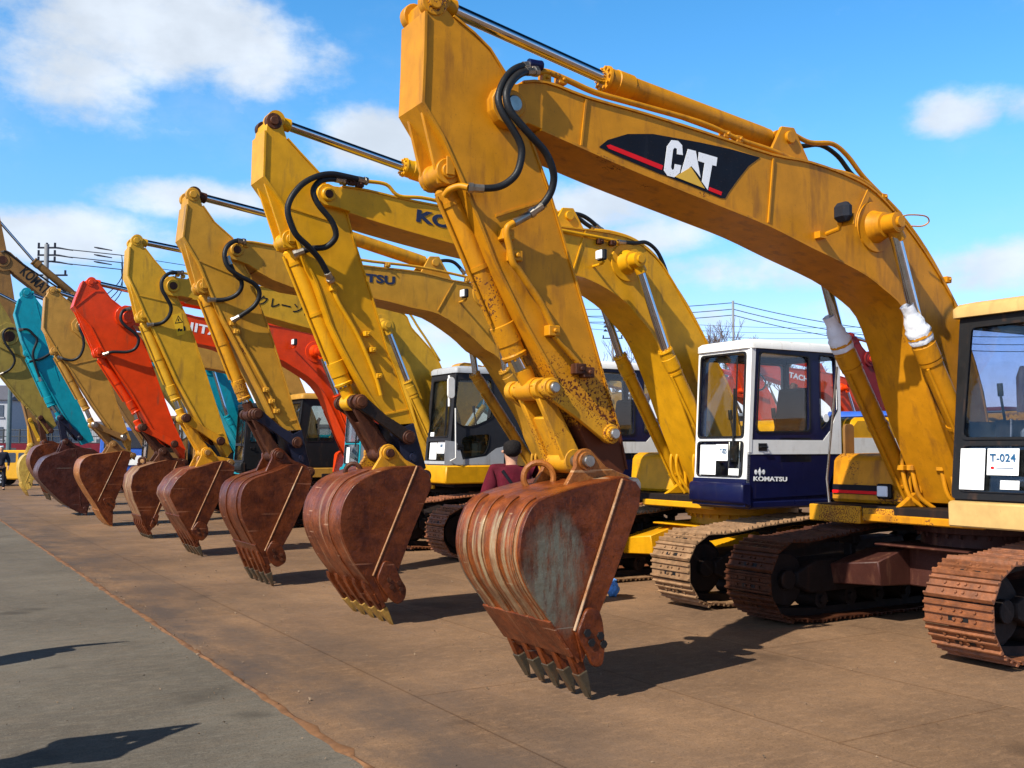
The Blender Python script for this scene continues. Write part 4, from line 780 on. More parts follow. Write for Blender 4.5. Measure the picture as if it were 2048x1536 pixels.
# hoses and pipes
zA=lambda *p: Z(480,200,.3255,*p)
hose(R1,-5.88,z1(800,418,720,425,660,470,622,550,640,640,700,720,780,810,850,890,890,980,900,1050,880,1130,830,1200,760,1250),.025,.30,.26,mid=.12)
hose(R1,-5.88,z1(780,383,700,390,640,430,595,500,575,580,600,660,650,740,700,830,712,900,690,1000,640,1060,570,1095,480,1102,400,1098),.024,.24,.24,mid=.12)
hose(R1,-5.88,z1(770,1246,720,1275,665,1305),.028,.26,.25,m='steel',name='hose_fitting'); hose(R1,-5.88,z1(400,1098,350,1090,290,1110,262,1145),.022,.24,.10,m='cat',name='pipe')
hose(R1,-5.88,z1(665,1305,630,1330,625,1375,640,1440,660,1536)+[(1040,545),(1082,607),(1108,660)],.024,.25,.205,m='cat',name='pipe',n=4)
hose(R1,-5.88,[(1108,672),(1135,702),(1172,745)],.020,.205,.20,m='cat_stick',name='pipe')
clampb(R1,-5.88,[(1013,470),(1030,512),(1105,662)],.20,.045,'cat_stick')
clampb(R1,-5.88,[(1158,738),(1174,745)],.20,.045,'darkrust')
for o in (0,.06): hose(R1,-5.88,[(1073,146-o*60),(1094,144),(1130,158),(1190,185),(1260,205),(1400,245),(1480,280),(1540,300),(1620,332),(1700,350),(1750,380),(1800,430),(1850,500),(1890,572),(1925,640)],.021,.22-o,.20-o,m='cat',name='boom_pipe',n=4)
clampb(R1,-5.88,[(1090,158),(1122,162),(1450,270),(1475,280),(1765,395),(1893,560)],.20,.035,'cat')
hose(R1,-5.88,z1(1600,0,1600,0)[:0]+[(1555,275),(1565,262),(1585,268),(1620,285),(1665,288),(1695,312),(1722,348),(1752,380),(1800,428)],.020,.08,.08,m='cat',name='pipe'); hose(R1,-5.88,[(1572,278),(1600,292),(1640,290),(1675,312),(1705,350),(1740,372)],.020,.0,.0,name='hose')
hose(R1,-5.88,[(1795,438),(1815,430),(1850,432),(1858,443),(1845,452),(1822,452)],.006,.50,.35,m='cat',name='grease_line'); hose(R1,-5.88,[(1712,454),(1714,430),(1735,380)],.006,.27,.26,m='cat',name='grease_line')
h=tag(hose(R1,-5.88,z1(752,372,800,382,828,385),.034,.25,.25,m='navy',name='hose_fitting'),'blue taped hose end')
hose(R2,-9.13,zA(780,500,650,470,560,455,470,470,380,520,310,610,295,700,340,820,420,900,490,980,540,1070,560,1110),.028,.28,.24,mid=.12)
hose(R2,-9.13,zA(640,495,560,485,490,500,450,560,480,640,560,740,590,820,570,870,520,905,430,915,330,950),.028,.28,.18,mid=.12)
hose(R2,-9.13,zA(560,1110,580,1180,610,1250,700,1400,760,1520)+[(752,755),(762,790)],.020,.20,.20,m='kom',name='pipe'); clampb(R2,-9.13,zA(560,1110,575,1160)+[(734,668),(745,700),(757,752)],.20,.03,'kom')
for o in (0,.06): hose(R2,-9.13,zA(640,490,780,500,900,520,980,590,1170,610)+[(1000,436),(1124,461),(1213,478),(1235,486)],.018,.24-o,.27-o,m='kom',name='boom_pipe')
clampb(R2,-9.13,zA(640,500,690,505,735,520)+[(1200,483),(1225,486)],.27,.035,'darkrust')
hose(R2,-9.13,[(1236,484),(1270,486),(1292,485),(1312,500),(1326,526),(1337,556),(1345,575)],.022,.26,.20); hose(R2,-9.13,[(1124,425),(1145,427),(1164,431),(1182,442),(1204,462)],.024,0,0); hose(R2,-9.13,[(1128,428),(1155,436),(1175,450),(1195,462)],.024,.1,.1)
hose(R2,-9.13,[(1190,460),(1225,464),(1270,480),(1310,512),(1345,565),(1375,612),(1412,682)],.016,.15,.2,m='kom',name='boom_pipe')
zB3=lambda *p: Z(340,360,.3256,*p)
hose(R3,-12.2,zB3(460,380,400,375,350,410,335,470,360,540,430,590,520,640,550,700,520,770,440,830,380,865),.028,.28,.22,mid=.1); hose(R3,-12.2,zB3(350,470,400,580,438,620,435,670,400,710,330,735,230,735),.026,.30,.16,mid=.05)
hose(R3,-12.2,zB3(380,865,400,920,440,1000,520,1140,600,1290,650,1400),.020,.19,.19,m='kom3',name='pipe'); clampb(R3,-12.2,zB3(385,880,410,930,590,1290,625,1360,655,1420),.19,.035,'kom3')
hose(R3,-12.2,zB3(430,378,520,385,640,405)+[(640,500),(724,520),(838,534),(942,556),(960,562)],.018,.24,.24,m='kom3',name='boom_pipe'); clampb(R3,-12.2,zB3(462,400)+[(775,530),(935,560)],.24,.035,'kom3')
hose(R3,-12.2,[(868,525),(890,521),(910,526),(930,548)],.024,0,0)
z5=lambda *p: Z(200,460,.2604,*p)
hose(R4,-15.95,z5(640,330,540,330,480,380,475,450,510,520,545,590,530,660,470,715,360,730),.028,.28,.16,mid=.1)
hose(R4,-15.95,[(366,546),(430,556),(519,564),(591,572),(700,592),(800,612),(840,660),(880,722)],.02,.2,.2,m='kom4',name='boom_pipe'); clampb(R4,-15.95,[(345,546),(355,550),(366,553)],.24,.03,'kom4')
z7=lambda *p: Z(0,450,.1953,*p)
hose(R5,-19.4,z7(1340,855,1260,880,1235,960,1280,1030,1370,1100,1420,1170,1390,1260,1300,1300,1150,1300,1060,1330),.028,.28,.18,mid=.1)
hose(R6,-22.9,z7(840,990,815,1050,850,1150,855,1250,810,1350,720,1385,590,1350),.028,.26,.16,mid=.1)
hose(R7,-26.9,z7(190,1075,280,1070,340,1120,380,1180,340,1300,350,1400,420,1600),.030,.26,.26); hose(R7,-26.9,z7(300,1400,420,1370,510,1320),.03,.24,.24)
hose(R8,-31.0,z7(180,1065,80,1060,30,1120,60,1220,130,1320,150,1400,100,1480,0,1530),.030,.28,.2,mid=.1)
hose(R9,-38.5,z7(10,280,60,270,130,320,220,390,320,460,440,540,560,620,700,700),.03,.3,.3)
# hoses at the foot of the nearest machine's boom
for i,(dx,dy) in enumerate(((0,0),(.09,0),(.38,0),(.46,.0))):
    for j in range(1):
        x0=.72-i*.02; y=-.30+dx*1.0
        bm=NB(); tube(bm,spl([(x0,y,1.20),(x0+.02,y,1.42),(x0+.03,y,1.55),(x0+.06,y,1.60),(x0+.10,y,1.56),(x0+.10,y,1.42),(x0+.06,y+.03,1.18),(x0-.06,y+.10,1.06)],5),.020,10); finish(bm,'hose','cat',R1)
        bm=NB(); box(bm,x0-.04,x0+.14,y-.035,y+.035,1.40,1.45); finish(bm,'pipe_clamp','cat',R1,.006)
for rt,mm in ((R2,'kom'),(R3,'kom3'),(R4,'kom')):
    for y in (-.25,-.15,.15,.24):
        bm=NB(); tube(bm,spl([(.72,y,1.15),(.75,y,1.45),(.80,y,1.55),(.86,y,1.50),(.84,y,1.30),(.70,y+.05,1.08)],4),.018,8); finish(bm,'hose',mm,rt)
# striped tool box front and lamp, mirror on rod of the nearest machine
bm=NB(); box(bm,.722,.728,-1.20,-.66,1.16,1.25); st=finish(bm,'stripe_black','stickerblk',R1); bm=NB(); box(bm,.729,.732,-1.20,-.66,1.165,1.195); finish(bm,'stripe_red','stickerred',st)
bm=NB(); box(bm,.722,.775,-.64,-.48,1.13,1.27); hl=finish(bm,'headlight','black',R1,.015); bm=NB(); box(bm,.776,.79,-.62,-.50,1.15,1.25); finish(bm,'lens','lampglass',hl,.01)
bm=NB(); prism(bm,[(.98,.90),(.98,1.06),(.73,1.065),(.73,.90)],-1.28,-.66); box(bm,.60,.96,-.65,-.30,.93,1.05); finish(bm,'step_plate','rustyel',R1,.01)
bm=NB(); tube(bm,[(.75,-1.22,1.0),(.74,-1.26,1.30),(.80,-1.05,2.40)],.011,8); mr=finish(bm,'mirror_rod','steel',R1)
x,z=_S(1707,862,-9.13+.9) 
bm=NB(); prism(bm,rrect(.28,.42,1.42,1.85,.04),-1.33,-1.30); tube(bm,[(.35,-1.3,1.5),(.3,-1.25,1.2)],.01); finish(bm,'mirror','mustard',R1,.006)

fx1=lambda z: s1['xf0']+(s1['xf1']-s1['xf0'])*(z-s1['z0'])/(s1['z1']-s1['z0'])
bm=NB(); flat([[(.90,1.445),(1.05,1.445),(1.05,1.449),(.90,1.449)]],.0006,lambda a,b,d:(fx1(b)-.0095+.033+d,a,b),bm); finish(bm,'print_line','inkblue',C1)
bm=NB(); flat([rrect(.855,.885,1.438,1.458,.009)],.0006,lambda a,b,d:(fx1(b)-.0095+.033+d,a,b),bm); finish(bm,'print_dot','stickerred',C1)
# ------------------------------------------------------------------ world, sun, camera
SUN=(F*1.075+L*.316+Vector((0,0,1))).normalized()
el=math.asin(SUN.z); az=math.atan2(SUN.x,SUN.y)
w=bpy.data.worlds.new('World'); SC.world=w; w.use_nodes=True; nt=w.node_tree; N=nt.nodes; K=nt.links.new
bg=N['Background']; sky=N.new('ShaderNodeTexSky'); sky.sky_type='NISHITA'; sky.sun_disc=False; sky.sun_elevation=el; sky.sun_rotation=az%(2*math.pi); sky.air_density=1.0; sky.dust_density=.6; sky.ozone_density=2.5
hs_=N.new('ShaderNodeHueSaturation'); hs_.inputs['Saturation'].default_value=SKYSAT; hs_.inputs['Value'].default_value=1.15; 
tc=N.new('ShaderNodeTexCoord'); sep=N.new('ShaderNodeSeparateXYZ'); K(tc.outputs['Generated'],sep.inputs[0])
def mth(op,a,b=None,c=None):
    n=N.new('ShaderNodeMath'); n.operation=op
    for i,v in enumerate((a,b,c)):
        if v is None: continue
        if isinstance(v,(int,float)): n.inputs[i].default_value=v
        else: K(v,n.inputs[i])
    return n.outputs[0]
X,Y,Zz=sep.outputs
azi=mth('ARCTAN2',X,Y); hyp=mth('SQRT',mth('ADD',mth('MULTIPLY',X,X),mth('MULTIPLY',Y,Y))); ele=mth('ARCTAN2',Zz,hyp)
cmb=N.new('ShaderNodeCombineXYZ'); K(azi,cmb.inputs[0]); K(mth('MULTIPLY',ele,1.6),cmb.inputs[1])
def wn(sc,det,off=0,rg=.55):
    n=N.new('ShaderNodeTexNoise'); n.inputs['Scale'].default_value=sc; n.inputs['Detail'].default_value=det; n.inputs['Roughness'].default_value=rg
    mp=N.new('ShaderNodeMapping'); mp.inputs['Location'].default_value=(off,off*.7,0); K(cmb.outputs[0],mp.inputs['Vector']); K(mp.outputs[0],n.inputs['Vector']); return n.outputs['Fac']
def mr(v,a,b,c=0.,d=1.,smooth=True):
    r=N.new('ShaderNodeMapRange'); r.interpolation_type='SMOOTHSTEP' if smooth else 'LINEAR'
    for k_,x in (('From Min',a),('From Max',b),('To Min',c),('To Max',d)): r.inputs[k_].default_value=x
    K(v,r.inputs['Value']); return r.outputs[0]
# cloud banks: (azimuth, elevation, half width, half height, strength) in radians
def ae(u,v):
    d=ray(u,v).normalized(); return math.atan2(d.x,d.y),math.asin(d.z)
tot=None
for (u,v,ru,rv,s) in ((330,70,400,170,1.0),(480,150,170,100,.9),(180,150,260,150,.85),(60,60,200,120,.5),(240,225,170,45,.35),(150,475,320,75,.9),(420,400,260,60,.9),(620,420,200,80,.7),(780,290,240,95,1.0),(640,270,110,25,.3),(1200,410,230,80,.9),(1300,470,240,70,.7),(1560,540,330,70,.85),(2020,540,260,75,.85),(2000,640,300,40,.8),(1920,225,130,55,.75),(2060,215,110,50,.55),(1700,20,260,35,.4),(1450,640,260,50,.75),(800,680,300,70,.7),(300,350,80,18,.3),(-60,400,90,60,.5),(-400,200,300,150,.9),(2600,300,300,120,.8),(1050,620,500,30,.4),(100,545,250,30,.5),(900,480,400,70,.55),(1750,620,300,60,.7),(350,250,140,40,.5),(-50,250,150,60,.6),(1350,350,260,60,.5)):
    a,e=ae(u,v); dx=mth('MULTIPLY',mth('SUBTRACT',azi,a),FPX/ru); dy=mth('MULTIPLY',mth('SUBTRACT',ele,e),FPX/rv)
    d=mth('SQRT',mth('ADD',mth('MULTIPLY',dx,dx),mth('MULTIPLY',dy,dy))); b=mth('MULTIPLY',mr(d,1.35,.1),s)
    tot=b if tot is None else mth('MAXIMUM',tot,b)
n1=wn(7,9,3.1,.62); n2=wn(22,6,1.7,.6)
den=mth('ADD',tot,mth('MULTIPLY',mth('SUBTRACT',mth('ADD',mth('MULTIPLY',n1,.75),mth('MULTIPLY',n2,.25)),.5),1.9))
cl=mr(den,.36,.92); wisp=mth('MULTIPLY',mr(wn(3.5,8,9.2,.65),.5,.8),.22)
cl=mth('MULTIPLY',mth('MAXIMUM',cl,wisp),mr(ele,-.01,.04))
shade=mr(wn(9,6,5.5),.3,.75,.82,1.08)
TINT=N.new('ShaderNodeMix'); TINT.data_type='RGBA'; K(mr(ele,.0,.30),TINT.inputs['Factor']); TINT.inputs[6].default_value=(.93,.80,1.0,1); TINT.inputs[7].default_value=(1.08,1.06,1.0,1)
tn=N.new('ShaderNodeMix'); tn.data_type='RGBA'; tn.blend_type='MULTIPLY'; tn.inputs['Factor'].default_value=1; K(sky.outputs[0],tn.inputs[6]); K(TINT.outputs[2],tn.inputs[7]); K(tn.outputs[2],hs_.inputs['Color'])
dk=N.new('ShaderNodeVectorMath'); dk.operation='SCALE'; K(mr(ele,.42,.85,1.0,ZEN),dk.inputs['Scale'])  # sky dimmed overhead, above the view, to cut its fill light
cc=N.new('ShaderNodeMix'); cc.data_type='RGBA'; K(mth('MULTIPLY',cl,.88),cc.inputs['Factor']); K(hs_.outputs[0],cc.inputs[6])
cv=N.new('ShaderNodeVectorMath'); cv.operation='SCALE'; cv.inputs[0].default_value=CLOUD; K(shade,cv.inputs['Scale']); K(cv.outputs[0],cc.inputs[7])
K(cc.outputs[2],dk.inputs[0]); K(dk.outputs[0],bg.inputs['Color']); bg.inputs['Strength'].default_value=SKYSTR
sl=bpy.data.lights.new('sun','SUN'); sl.energy=SUNSTR; sl.angle=math.radians(.5); sl.color=(1,.94,.82); so=bpy.data.objects.new('sun',sl); so.rotation_euler=(-SUN).to_track_quat('-Z','Y').to_euler(); COL.objects.link(so)
cam=bpy.data.cameras.new('camera'); cam.sensor_width=36; cam.lens=36*FPX/2048; cam.clip_end=3000; co=bpy.data.objects.new('camera',cam); co.location=(0,0,EYE); co.rotation_euler=(math.pi/2+TH,0,0); COL.objects.link(co); SC.camera=co
SC.view_settings.view_transform='Standard'; SC.view_settings.look='None'; SC.view_settings.gamma=1; SC.view_settings.exposure=EXPO
SC.cycles.max_bounces=6; SC.cycles.transparent_max_bounces=16
# ------------------------------------------------------------------ ground
def gmat(name,cols,streakdir,stain=None,rough=.75,seams=None):
    m=bpy.data.materials.new(name); m.use_nodes=True; nt=m.node_tree; N=nt.nodes; K=nt.links.new; b=N['Principled BSDF']; tc=N.new('ShaderNodeTexCoord')
    def noise(sc,st,det=6,rg=.6):
        mp=N.new('ShaderNodeMapping'); mp.inputs['Scale'].default_value=st; K(tc.outputs['Object'],mp.inputs['Vector']); n=N.new('ShaderNodeTexNoise'); n.inputs['Scale'].default_value=sc; n.inputs['Detail'].default_value=det; n.inputs['Roughness'].default_value=rg; K(mp.outputs[0],n.inputs['Vector']); return n.outputs['Fac']
    def ramp(f,a,b_,c0=0.,c1=1.):
        r=N.new('ShaderNodeMapRange'); r.inputs['From Min'].default_value=a; r.inputs['From Max'].default_value=b_; r.inputs['To Min'].default_value=c0; r.inputs['To Max'].default_value=c1; K(f,r.inputs['Value']); return r.outputs[0]
    def mix(f,a,c):
        x=N.new('ShaderNodeMix'); x.data_type='RGBA'; K(f,x.inputs['Factor'])
        for i,v in ((6,a),(7,c)):
            if isinstance(v,tuple): x.inputs[i].default_value=(*v,1)
            else: K(v,x.inputs[i])
        return x.outputs[2]
    C=mix(ramp(noise(.8,(1,1,1),8,.65),.35,.65),cols[0],cols[1])
    C=mix(ramp(noise(2.2,streakdir,8,.7),.45,.75,0,.75),C,cols[2])
    C=mix(ramp(noise(.35,(1,1,1),6,.7),.4,.62,0,.5),C,tuple(c*.62 for c in cols[0]))
    C=mix(ramp(noise(7,(1,2.5,1),7,.75),.5,.7,0,.55),C,tuple(min(1,c*1.25) for c in cols[1]))
    C=mix(ramp(noise(70,(1,1,1),3),.50,.75,0,.65),C,tuple(c*.4 for c in cols[0]))
    C=mix(ramp(noise(130,(1,1,1),2),.62,.75,0,.6),C,tuple(min(1,c*1.9) for c in cols[1]))
    C=mix(ramp(noise(1.1,(1,1,1),3,.4),.66,.72,0,.6),C,tuple(c*.45 for c in cols[0]))
    C=mix(ramp(noise(2.6,(.25,6,1),6,.8),.60,.72,0,.45),C,tuple(c*.6 for c in cols[0]))
    if stain:
        sp=N.new('ShaderNodeSeparateXYZ'); K(tc.outputs['Object'],sp.inputs[0]); d=N.new('ShaderNodeMath'); d.operation='ABSOLUTE'; s_=N.new('ShaderNodeMath'); s_.operation='SUBTRACT'; s_.inputs[1].default_value=stain[0]; K(sp.outputs['X'],s_.inputs[0]); K(s_.outputs[0],d.inputs[0])
        g=ramp(d.outputs[0],stain[1],0); ml=N.new('ShaderNodeMath'); ml.operation='MULTIPLY'; K(g,ml.inputs[0]); K(ramp(noise(1.6,(1,.5,1),7,.7),.35,.6),ml.inputs[1]); C=mix(ml.outputs[0],C,stain[2])
    if seams:
        br=N.new('ShaderNodeTexBrick'); mp=N.new('ShaderNodeMapping'); mp.inputs['Rotation'].default_value=(0,0,math.pi/2); mp.inputs['Location'].default_value=(0,seams,0); K(tc.outputs['Object'],mp.inputs['Vector']); K(mp.outputs[0],br.inputs['Vector']); br.inputs['Scale'].default_value=1; br.inputs['Mortar Size'].default_value=.009; br.inputs['Mortar Smooth'].default_value=.3; br.inputs['Brick Width'].default_value=6.1; br.inputs['Row Height'].default_value=1.52; br.offset=0.35
        br.inputs['Color1'].default_value=(1,1,1,1); br.inputs['Color2'].default_value=(.86,.86,.86,1); br.inputs['Mortar'].default_value=(.60,.54,.48,1)
        x=N.new('ShaderNodeMix'); x.data_type='RGBA'; x.blend_type='MULTIPLY'; x.inputs['Factor'].default_value=.8; K(C,x.inputs[6]); K(br.outputs['Color'],x.inputs[7]); C=x.outputs[2]
    K(C,b.inputs['Base Color']); K(ramp(noise(3,(1,1,1)),.3,.7,rough-.12,rough+.1),b.inputs['Roughness']); b.inputs['Specular IOR Level'].default_value=.12
    bp=N.new('ShaderNodeBump'); bp.inputs['Strength'].default_value=.35; bp.inputs['Distance'].default_value=.006; K(noise(110,(1,1,1),4),bp.inputs['Height']); K(bp.outputs[0],b.inputs['Normal']); return m
MT['asphalt']=gmat('asphalt',((.105,.090,.072),(.158,.138,.110),(.185,.142,.10)),(1.5,5,1),stain=None,rough=.85)
MT['plates']=gmat('plates',((.165,.100,.060),(.29,.170,.092),(.23,.148,.095)),(7,1.2,1),stain=(-2.1-F0,1.9,(.085,.066,.056)),rough=.72,seams=.33)
MT['farground']=gmat('farground',((.13,.11,.095),(.2,.17,.14),(.2,.17,.14)),(1,1,1),rough=.85)
rz=math.atan2(F.y,F.x)
def gsheet(name,x0,x1,y0,y1,z,m,label=None):
    me=bpy.data.meshes.new(name); me.from_pydata([(x0,y0,z),(x1,y0,z),(x1,y1,z),(x0,y1,z)],[],[(0,1,2,3)]); o=bpy.data.objects.new(name,me); me.materials.append(MT[m]); o.location=W(F0,0,0); o.rotation_euler=(0,0,rz); COL.objects.link(o); o['kind']='structure'; return o
gsheet('ground',-1500,1500,-1500,1500,-.012,'farground')
gsheet('steel_plate_yard',-60,-2.1-F0-.012,-75,20,-.004,'plates'); gsheet('asphalt_lane',-2.1-F0+.012,40,-75,20,-.004,'asphalt')
MT['seam']=mat('seam',(.19,.092,.042),.8,dirt=.5,dirtcol=(.07,.04,.03),var=.3,scale=9)
bm=NB(); r_=random.Random(5); pts=[]; y=-74
while y<20:
    pts.append((y,r_.uniform(-.010,.010)-abs(r_.gauss(0,.012)),r_.uniform(-.010,.010)+abs(r_.gauss(0,.012)))); y+=.13
rows=[[bm.verts.new((-2.1-F0-.020+a,y,-.003)),bm.verts.new((-2.1-F0+a*.5,y,.005)),bm.verts.new((-2.1-F0+.016+b,y,-.003))] for y,a,b in pts]
for i in range(len(rows)-1):
    for k in (0,1): bm.faces.new((rows[i][k],rows[i+1][k],rows[i+1][k+1],rows[i][k+1]))
o=finish(bm,'pavement_joint','seam'); o.location=W(F0,0,0); o.rotation_euler=(0,0,rz); o['kind']='structure'

# grit, rust flakes and pebbles lying on the yard
bm=NB(); rg=random.Random(21)
for i in range(1500):
    f=rg.uniform(-8,2.0) if rg.random()<.8 else -2.1+rg.gauss(0,.15); l=-rg.uniform(3.2,16)**1.0; s=rg.choice((.004,.005,.006,.008,.011))*rg.uniform(.7,1.4); c_=W(f,l,s*.4)
    vs=[bm.verts.new(c_+Vector((rg.uniform(-1,1),rg.uniform(-1,1),rg.uniform(-.5,1)))*s) for _ in range(4)]
    for q in ((0,1,2),(0,1,3),(0,2,3),(1,2,3)): bm.faces.new([vs[k] for k in q])
MT['grit']=mat('grit',(.20,.14,.09),.9,var=.5,scale=60)
o=finish(bm,'grit','grit'); o['kind']='stuff'; o['label']='small grit and rust flakes scattered over the yard'
# ------------------------------------------------------------------ people
def skin(name,verts,edges,radii,m,parent=None,root=0,sub=2):
    me=bpy.data.meshes.new(name); me.from_pydata([tuple(v) for v in verts],edges,[]); o=bpy.data.objects.new(name,me); COL.objects.link(o)
    o.modifiers.new('skin','SKIN').use_smooth_shade=True
    for i,r in enumerate(radii):
        sv=me.skin_vertices[0].data[i]; sv.radius=(r if isinstance(r,tuple) else (r,r)); sv.use_root=(i==root)
    s=o.modifiers.new('sub','SUBSURF'); s.levels=sub; s.render_levels=sub; me.materials.append(MT[m])
    for p in me.polygons: p.use_smooth=True
    if parent: o.parent=parent
    return o
P_('skin',(.48,.26,.17),.55,var=.08); P_('hair',(.012,.010,.010),.85,bump=1.0,bscale=70); P_('shirt',(.085,.005,.014),.9,var=.35,bump=1.0,bscale=9); P_('trousers',(.018,.020,.03),.85); P_('shoes',(.02,.018,.016),.5); P_('jacket',(.02,.022,.035),.8,var=.2); P_('cap',(.6,.66,.72),.8); P_('strap',(.01,.01,.015),.6); P_('bagblue',(.10,.28,.62),.45,var=.2)
def person(loc,rot,h,label,shirt='shirt',trou='trousers',armL=None,armR=None,cap=False,strap=False,name='person'):
    r=empty(name,loc,rot); tag(r,label,'person'); k=h/1.75
    V=[];E=[];Rr=[]
    def a(p,rad,par=None):
        V.append(Vector(p)*k); Rr.append(tuple(x*k for x in rad) if isinstance(rad,tuple) else rad*k)
        if par is not None: E.append((par,len(V)-1))
        return len(V)-1
    pel=a((0,0,.95),(.15,.11)); wa=a((0,0,1.10),(.135,.10),pel); ch=a((0,0,1.30),(.165,.115),wa); nb=a((0,0,1.44),(.06,.06),ch); nk=a((.01,0,1.52),.055,nb); hd=a((.02,0,1.62),(.078,.095),nk); tp=a((.01,0,1.70),(.07,.085),hd)
    arms={}
    for sg,tgt in ((1,armL),(-1,armR)):
        sh=a((0,sg*.17,1.385),.045,ch); e_,h_=tgt if tgt else ((.02,sg*.27,1.14),(.10,sg*.25,.90))
        el_=a(e_,.045,sh); wr=a(h_,.030,el_); d=(Vector(h_)-Vector(e_)).normalized(); pm=a(Vector(h_)+d*.07,(.040,.022),wr)
        for f in range(4): 
            o_=(f-1.5)*.018; f1=a(Vector(h_)+d*(.12)+Vector((.0,0,0))+Vector((o_,0,0)),.010,pm); a(Vector(h_)+d*(.165-.006*abs(f-1))+Vector((o_,-sg*.012,0)),.008,f1)
        a(Vector(h_)+d*.09+Vector((.045,0,.01)),.010,pm); arms[sg]=(e_,h_)
    for sg in (1,-1):
        hp=a((0,sg*.09,.90),.085,pel); kn=a((.02,sg*.10,.50),.055,hp); an=a((-.01,sg*.10,.09),.038,kn); a((.12,sg*.11,.035),(.03,.035),an)
    b=skin('body',V,E,Rr,'skin',r)
    def sub_(nm,items,m):
        vs=[];es=[];rs=[]
        for p,rad,par in items:
            vs.append(Vector(p)*k); rs.append(tuple(x*k for x in rad) if isinstance(rad,tuple) else rad*k)
            if par is not None: es.append((par,len(vs)-1))
        return skin(nm,vs,es,rs,m,r)
    it=[((0,0,.90),(.185,.14),None),((0,0,1.10),(.165,.125),0),((0,0,1.33),(.225,.15),1),((0,0,1.42),(.16,.115),2),((.0,0,1.50),(.08,.08),3)]
    for sg in (1,-1):
        e_,h_=arms[sg]; i=len(it); it.append(((0,sg*.17,1.39),.125,2)); it.append((e_,.065,i)); it.append((Vector(e_).lerp(Vector(h_),.88),.045,i+1))
    sub_('shirt',it,shirt)
    it=[((0,0,.96),(.168,.125),None)]
    for sg in (1,-1): i=len(it); it+= [((0,sg*.09,.86),.105,0),((.02,sg*.10,.50),.078,i),((-.01,sg*.10,.08),.060,i+1)]
    sub_('trousers',it,trou)
    for sg in (1,-1): sub_('shoe',[((-.05,sg*.11,.045),(.045,.04),None),((.06,sg*.11,.04),(.048,.04),0),((.16,sg*.115,.03),(.04,.028),1)],'shoes')
    sub_('hair' if not cap else 'cap',[((-.055,0,1.555),(.072,.080),None),((-.025,0,1.66),(.110,.115),0),((.005,0,1.72),(.085,.09),1)]+([((.13,0,1.70),(.05,.012),1)] if cap else []),'hair' if not cap else 'cap')
    for sg in (1,-1): sub_('ear',[((.01,sg*.085,1.60),.014,None),((.0,sg*.092,1.63),.018,0)],'skin')
    sub_('nose',[((.10,0,1.64),.010,None),((.118,0,1.61),.014,0)],'skin')
    if strap:
        bm=NB(); pts=[(-.142,.13,1.43),(-.155,.06,1.33),(-.15,-.04,1.20),(-.14,-.12,1.08),(-.05,-.19,1.0)]; tube(bm,spl([tuple(Vector(p)*k) for p in pts],4),.016,8); finish(bm,'strap','strap',r)
    return r
vd=math.pi/2
pm=W(-5.15,-8.55); person((pm.x,pm.y,0),vd+.25,1.70,'man in a dark maroon shirt seen from behind with a strap across his back','shirt','trousers',strap=True)
g=gnd(6,980); person((g.x-.1,g.y,0),-vd+.5,1.72,'man in dark clothes and a pale cap standing by the yellow car','jacket','trousers',cap=True)
# two onlookers standing just outside the picture whose shadows fall on the asphalt
person(W(.50,-5.55),math.atan2(-F.y,-F.x)+.3,1.72,'man in dark jacket standing left of the lane and holding a camera up','jacket','trousers',armL=((.14,.22,1.20),(.28,.06,1.52)),armR=((.14,-.22,1.20),(.28,-.06,1.52)),cap=True)
person(W(.20,-8.50),math.atan2(-F.y,-F.x)-.4,1.40,'shorter man in dark jacket raising one arm at the left of the lane','jacket','trousers',armL=((.05,.24,1.62),(.08,.12,1.98)))
# blue bag behind the nearest bucket
g=gnd(1226,1192); r=empty('carrier_bag',(g.x,g.y,0)); tag(r,'small crumpled blue bag lying on the plates behind the nearest bucket','bag')
bm=NB(); bmesh.ops.create_icosphere(bm,subdivisions=3,radius=.085)
for v in bm.verts: n=v.co.normalized(); v.co=Vector((n.x*.07,n.y*.08,n.z*.08))*(1+.22*math.sin(9*n.x+4*n.y)*math.cos(7*n.z+3*n.y))+Vector((0,0,.075))
finish(bm,'sack','bagblue',r,0,70); bm=NB(); tube(bm,[(0,0,.14),(.02,.02,.18),(.04,.0,.165)],.012,6); finish(bm,'knot','bagblue',r)
# ------------------------------------------------------------------ back row machines
def copy_tree(o,parent=None):
    c=o.copy(); COL.objects.link(c); c.parent=parent
    for ch in list(o.children): copy_tree(ch,c)
    return c
def back(src,f,l,label,rz=0):
    c=copy_tree(src); c.location=W(f,l,0); c.rotation_euler=(0,0,math.atan2(F.y,F.x)+rz); c['label']=label; c['group']='excavators in the row behind'; return c
M5b=dict(M5); M5b.update(m='maroon',ms='maroon',lm='maroon',topm='maroon',label='dark maroon excavator in the back row right of the white and navy cab',group='excavators in the row behind'); 
RB,_,_=make_excavator(M5b); make_house(RB,'maroon','maroon'); kcab(RB,'maroon','greypaint','maroon','maroon','maroon',False,chin='maroon'); make_undercarriage(RB,'under',1.075,.55,'trackdark',detail=False); RB.location=W(F0-18.5,-18.4,0)
for i,(s,f,l,lb,rz_,sc_) in enumerate(((R5,F0-18.3,-22.3,'orange red excavator in the back row seen through the right hand white cab',0,1),(R5,F0-18.4,-26.0,'orange red excavator in the back row left of the right hand white cab',0,1),(R4,F0-18.6,-30.2,'yellow excavator in the back row hidden by the second white cab',0,1),(R3,F0-18.2,-34.2,'yellow excavator in the back row seen through the second white cab',0,1),(R3,F0-6.6,-31.0,'yellow excavator facing away whose boom shows above the grey cab',math.pi,1.15),(R7,F0-18.0,-43.0,'teal excavator in the back row seen past the red boom',0,1))):
    b_=back(s,f,l,lb,rz_); b_.scale=(sc_,sc_,sc_)
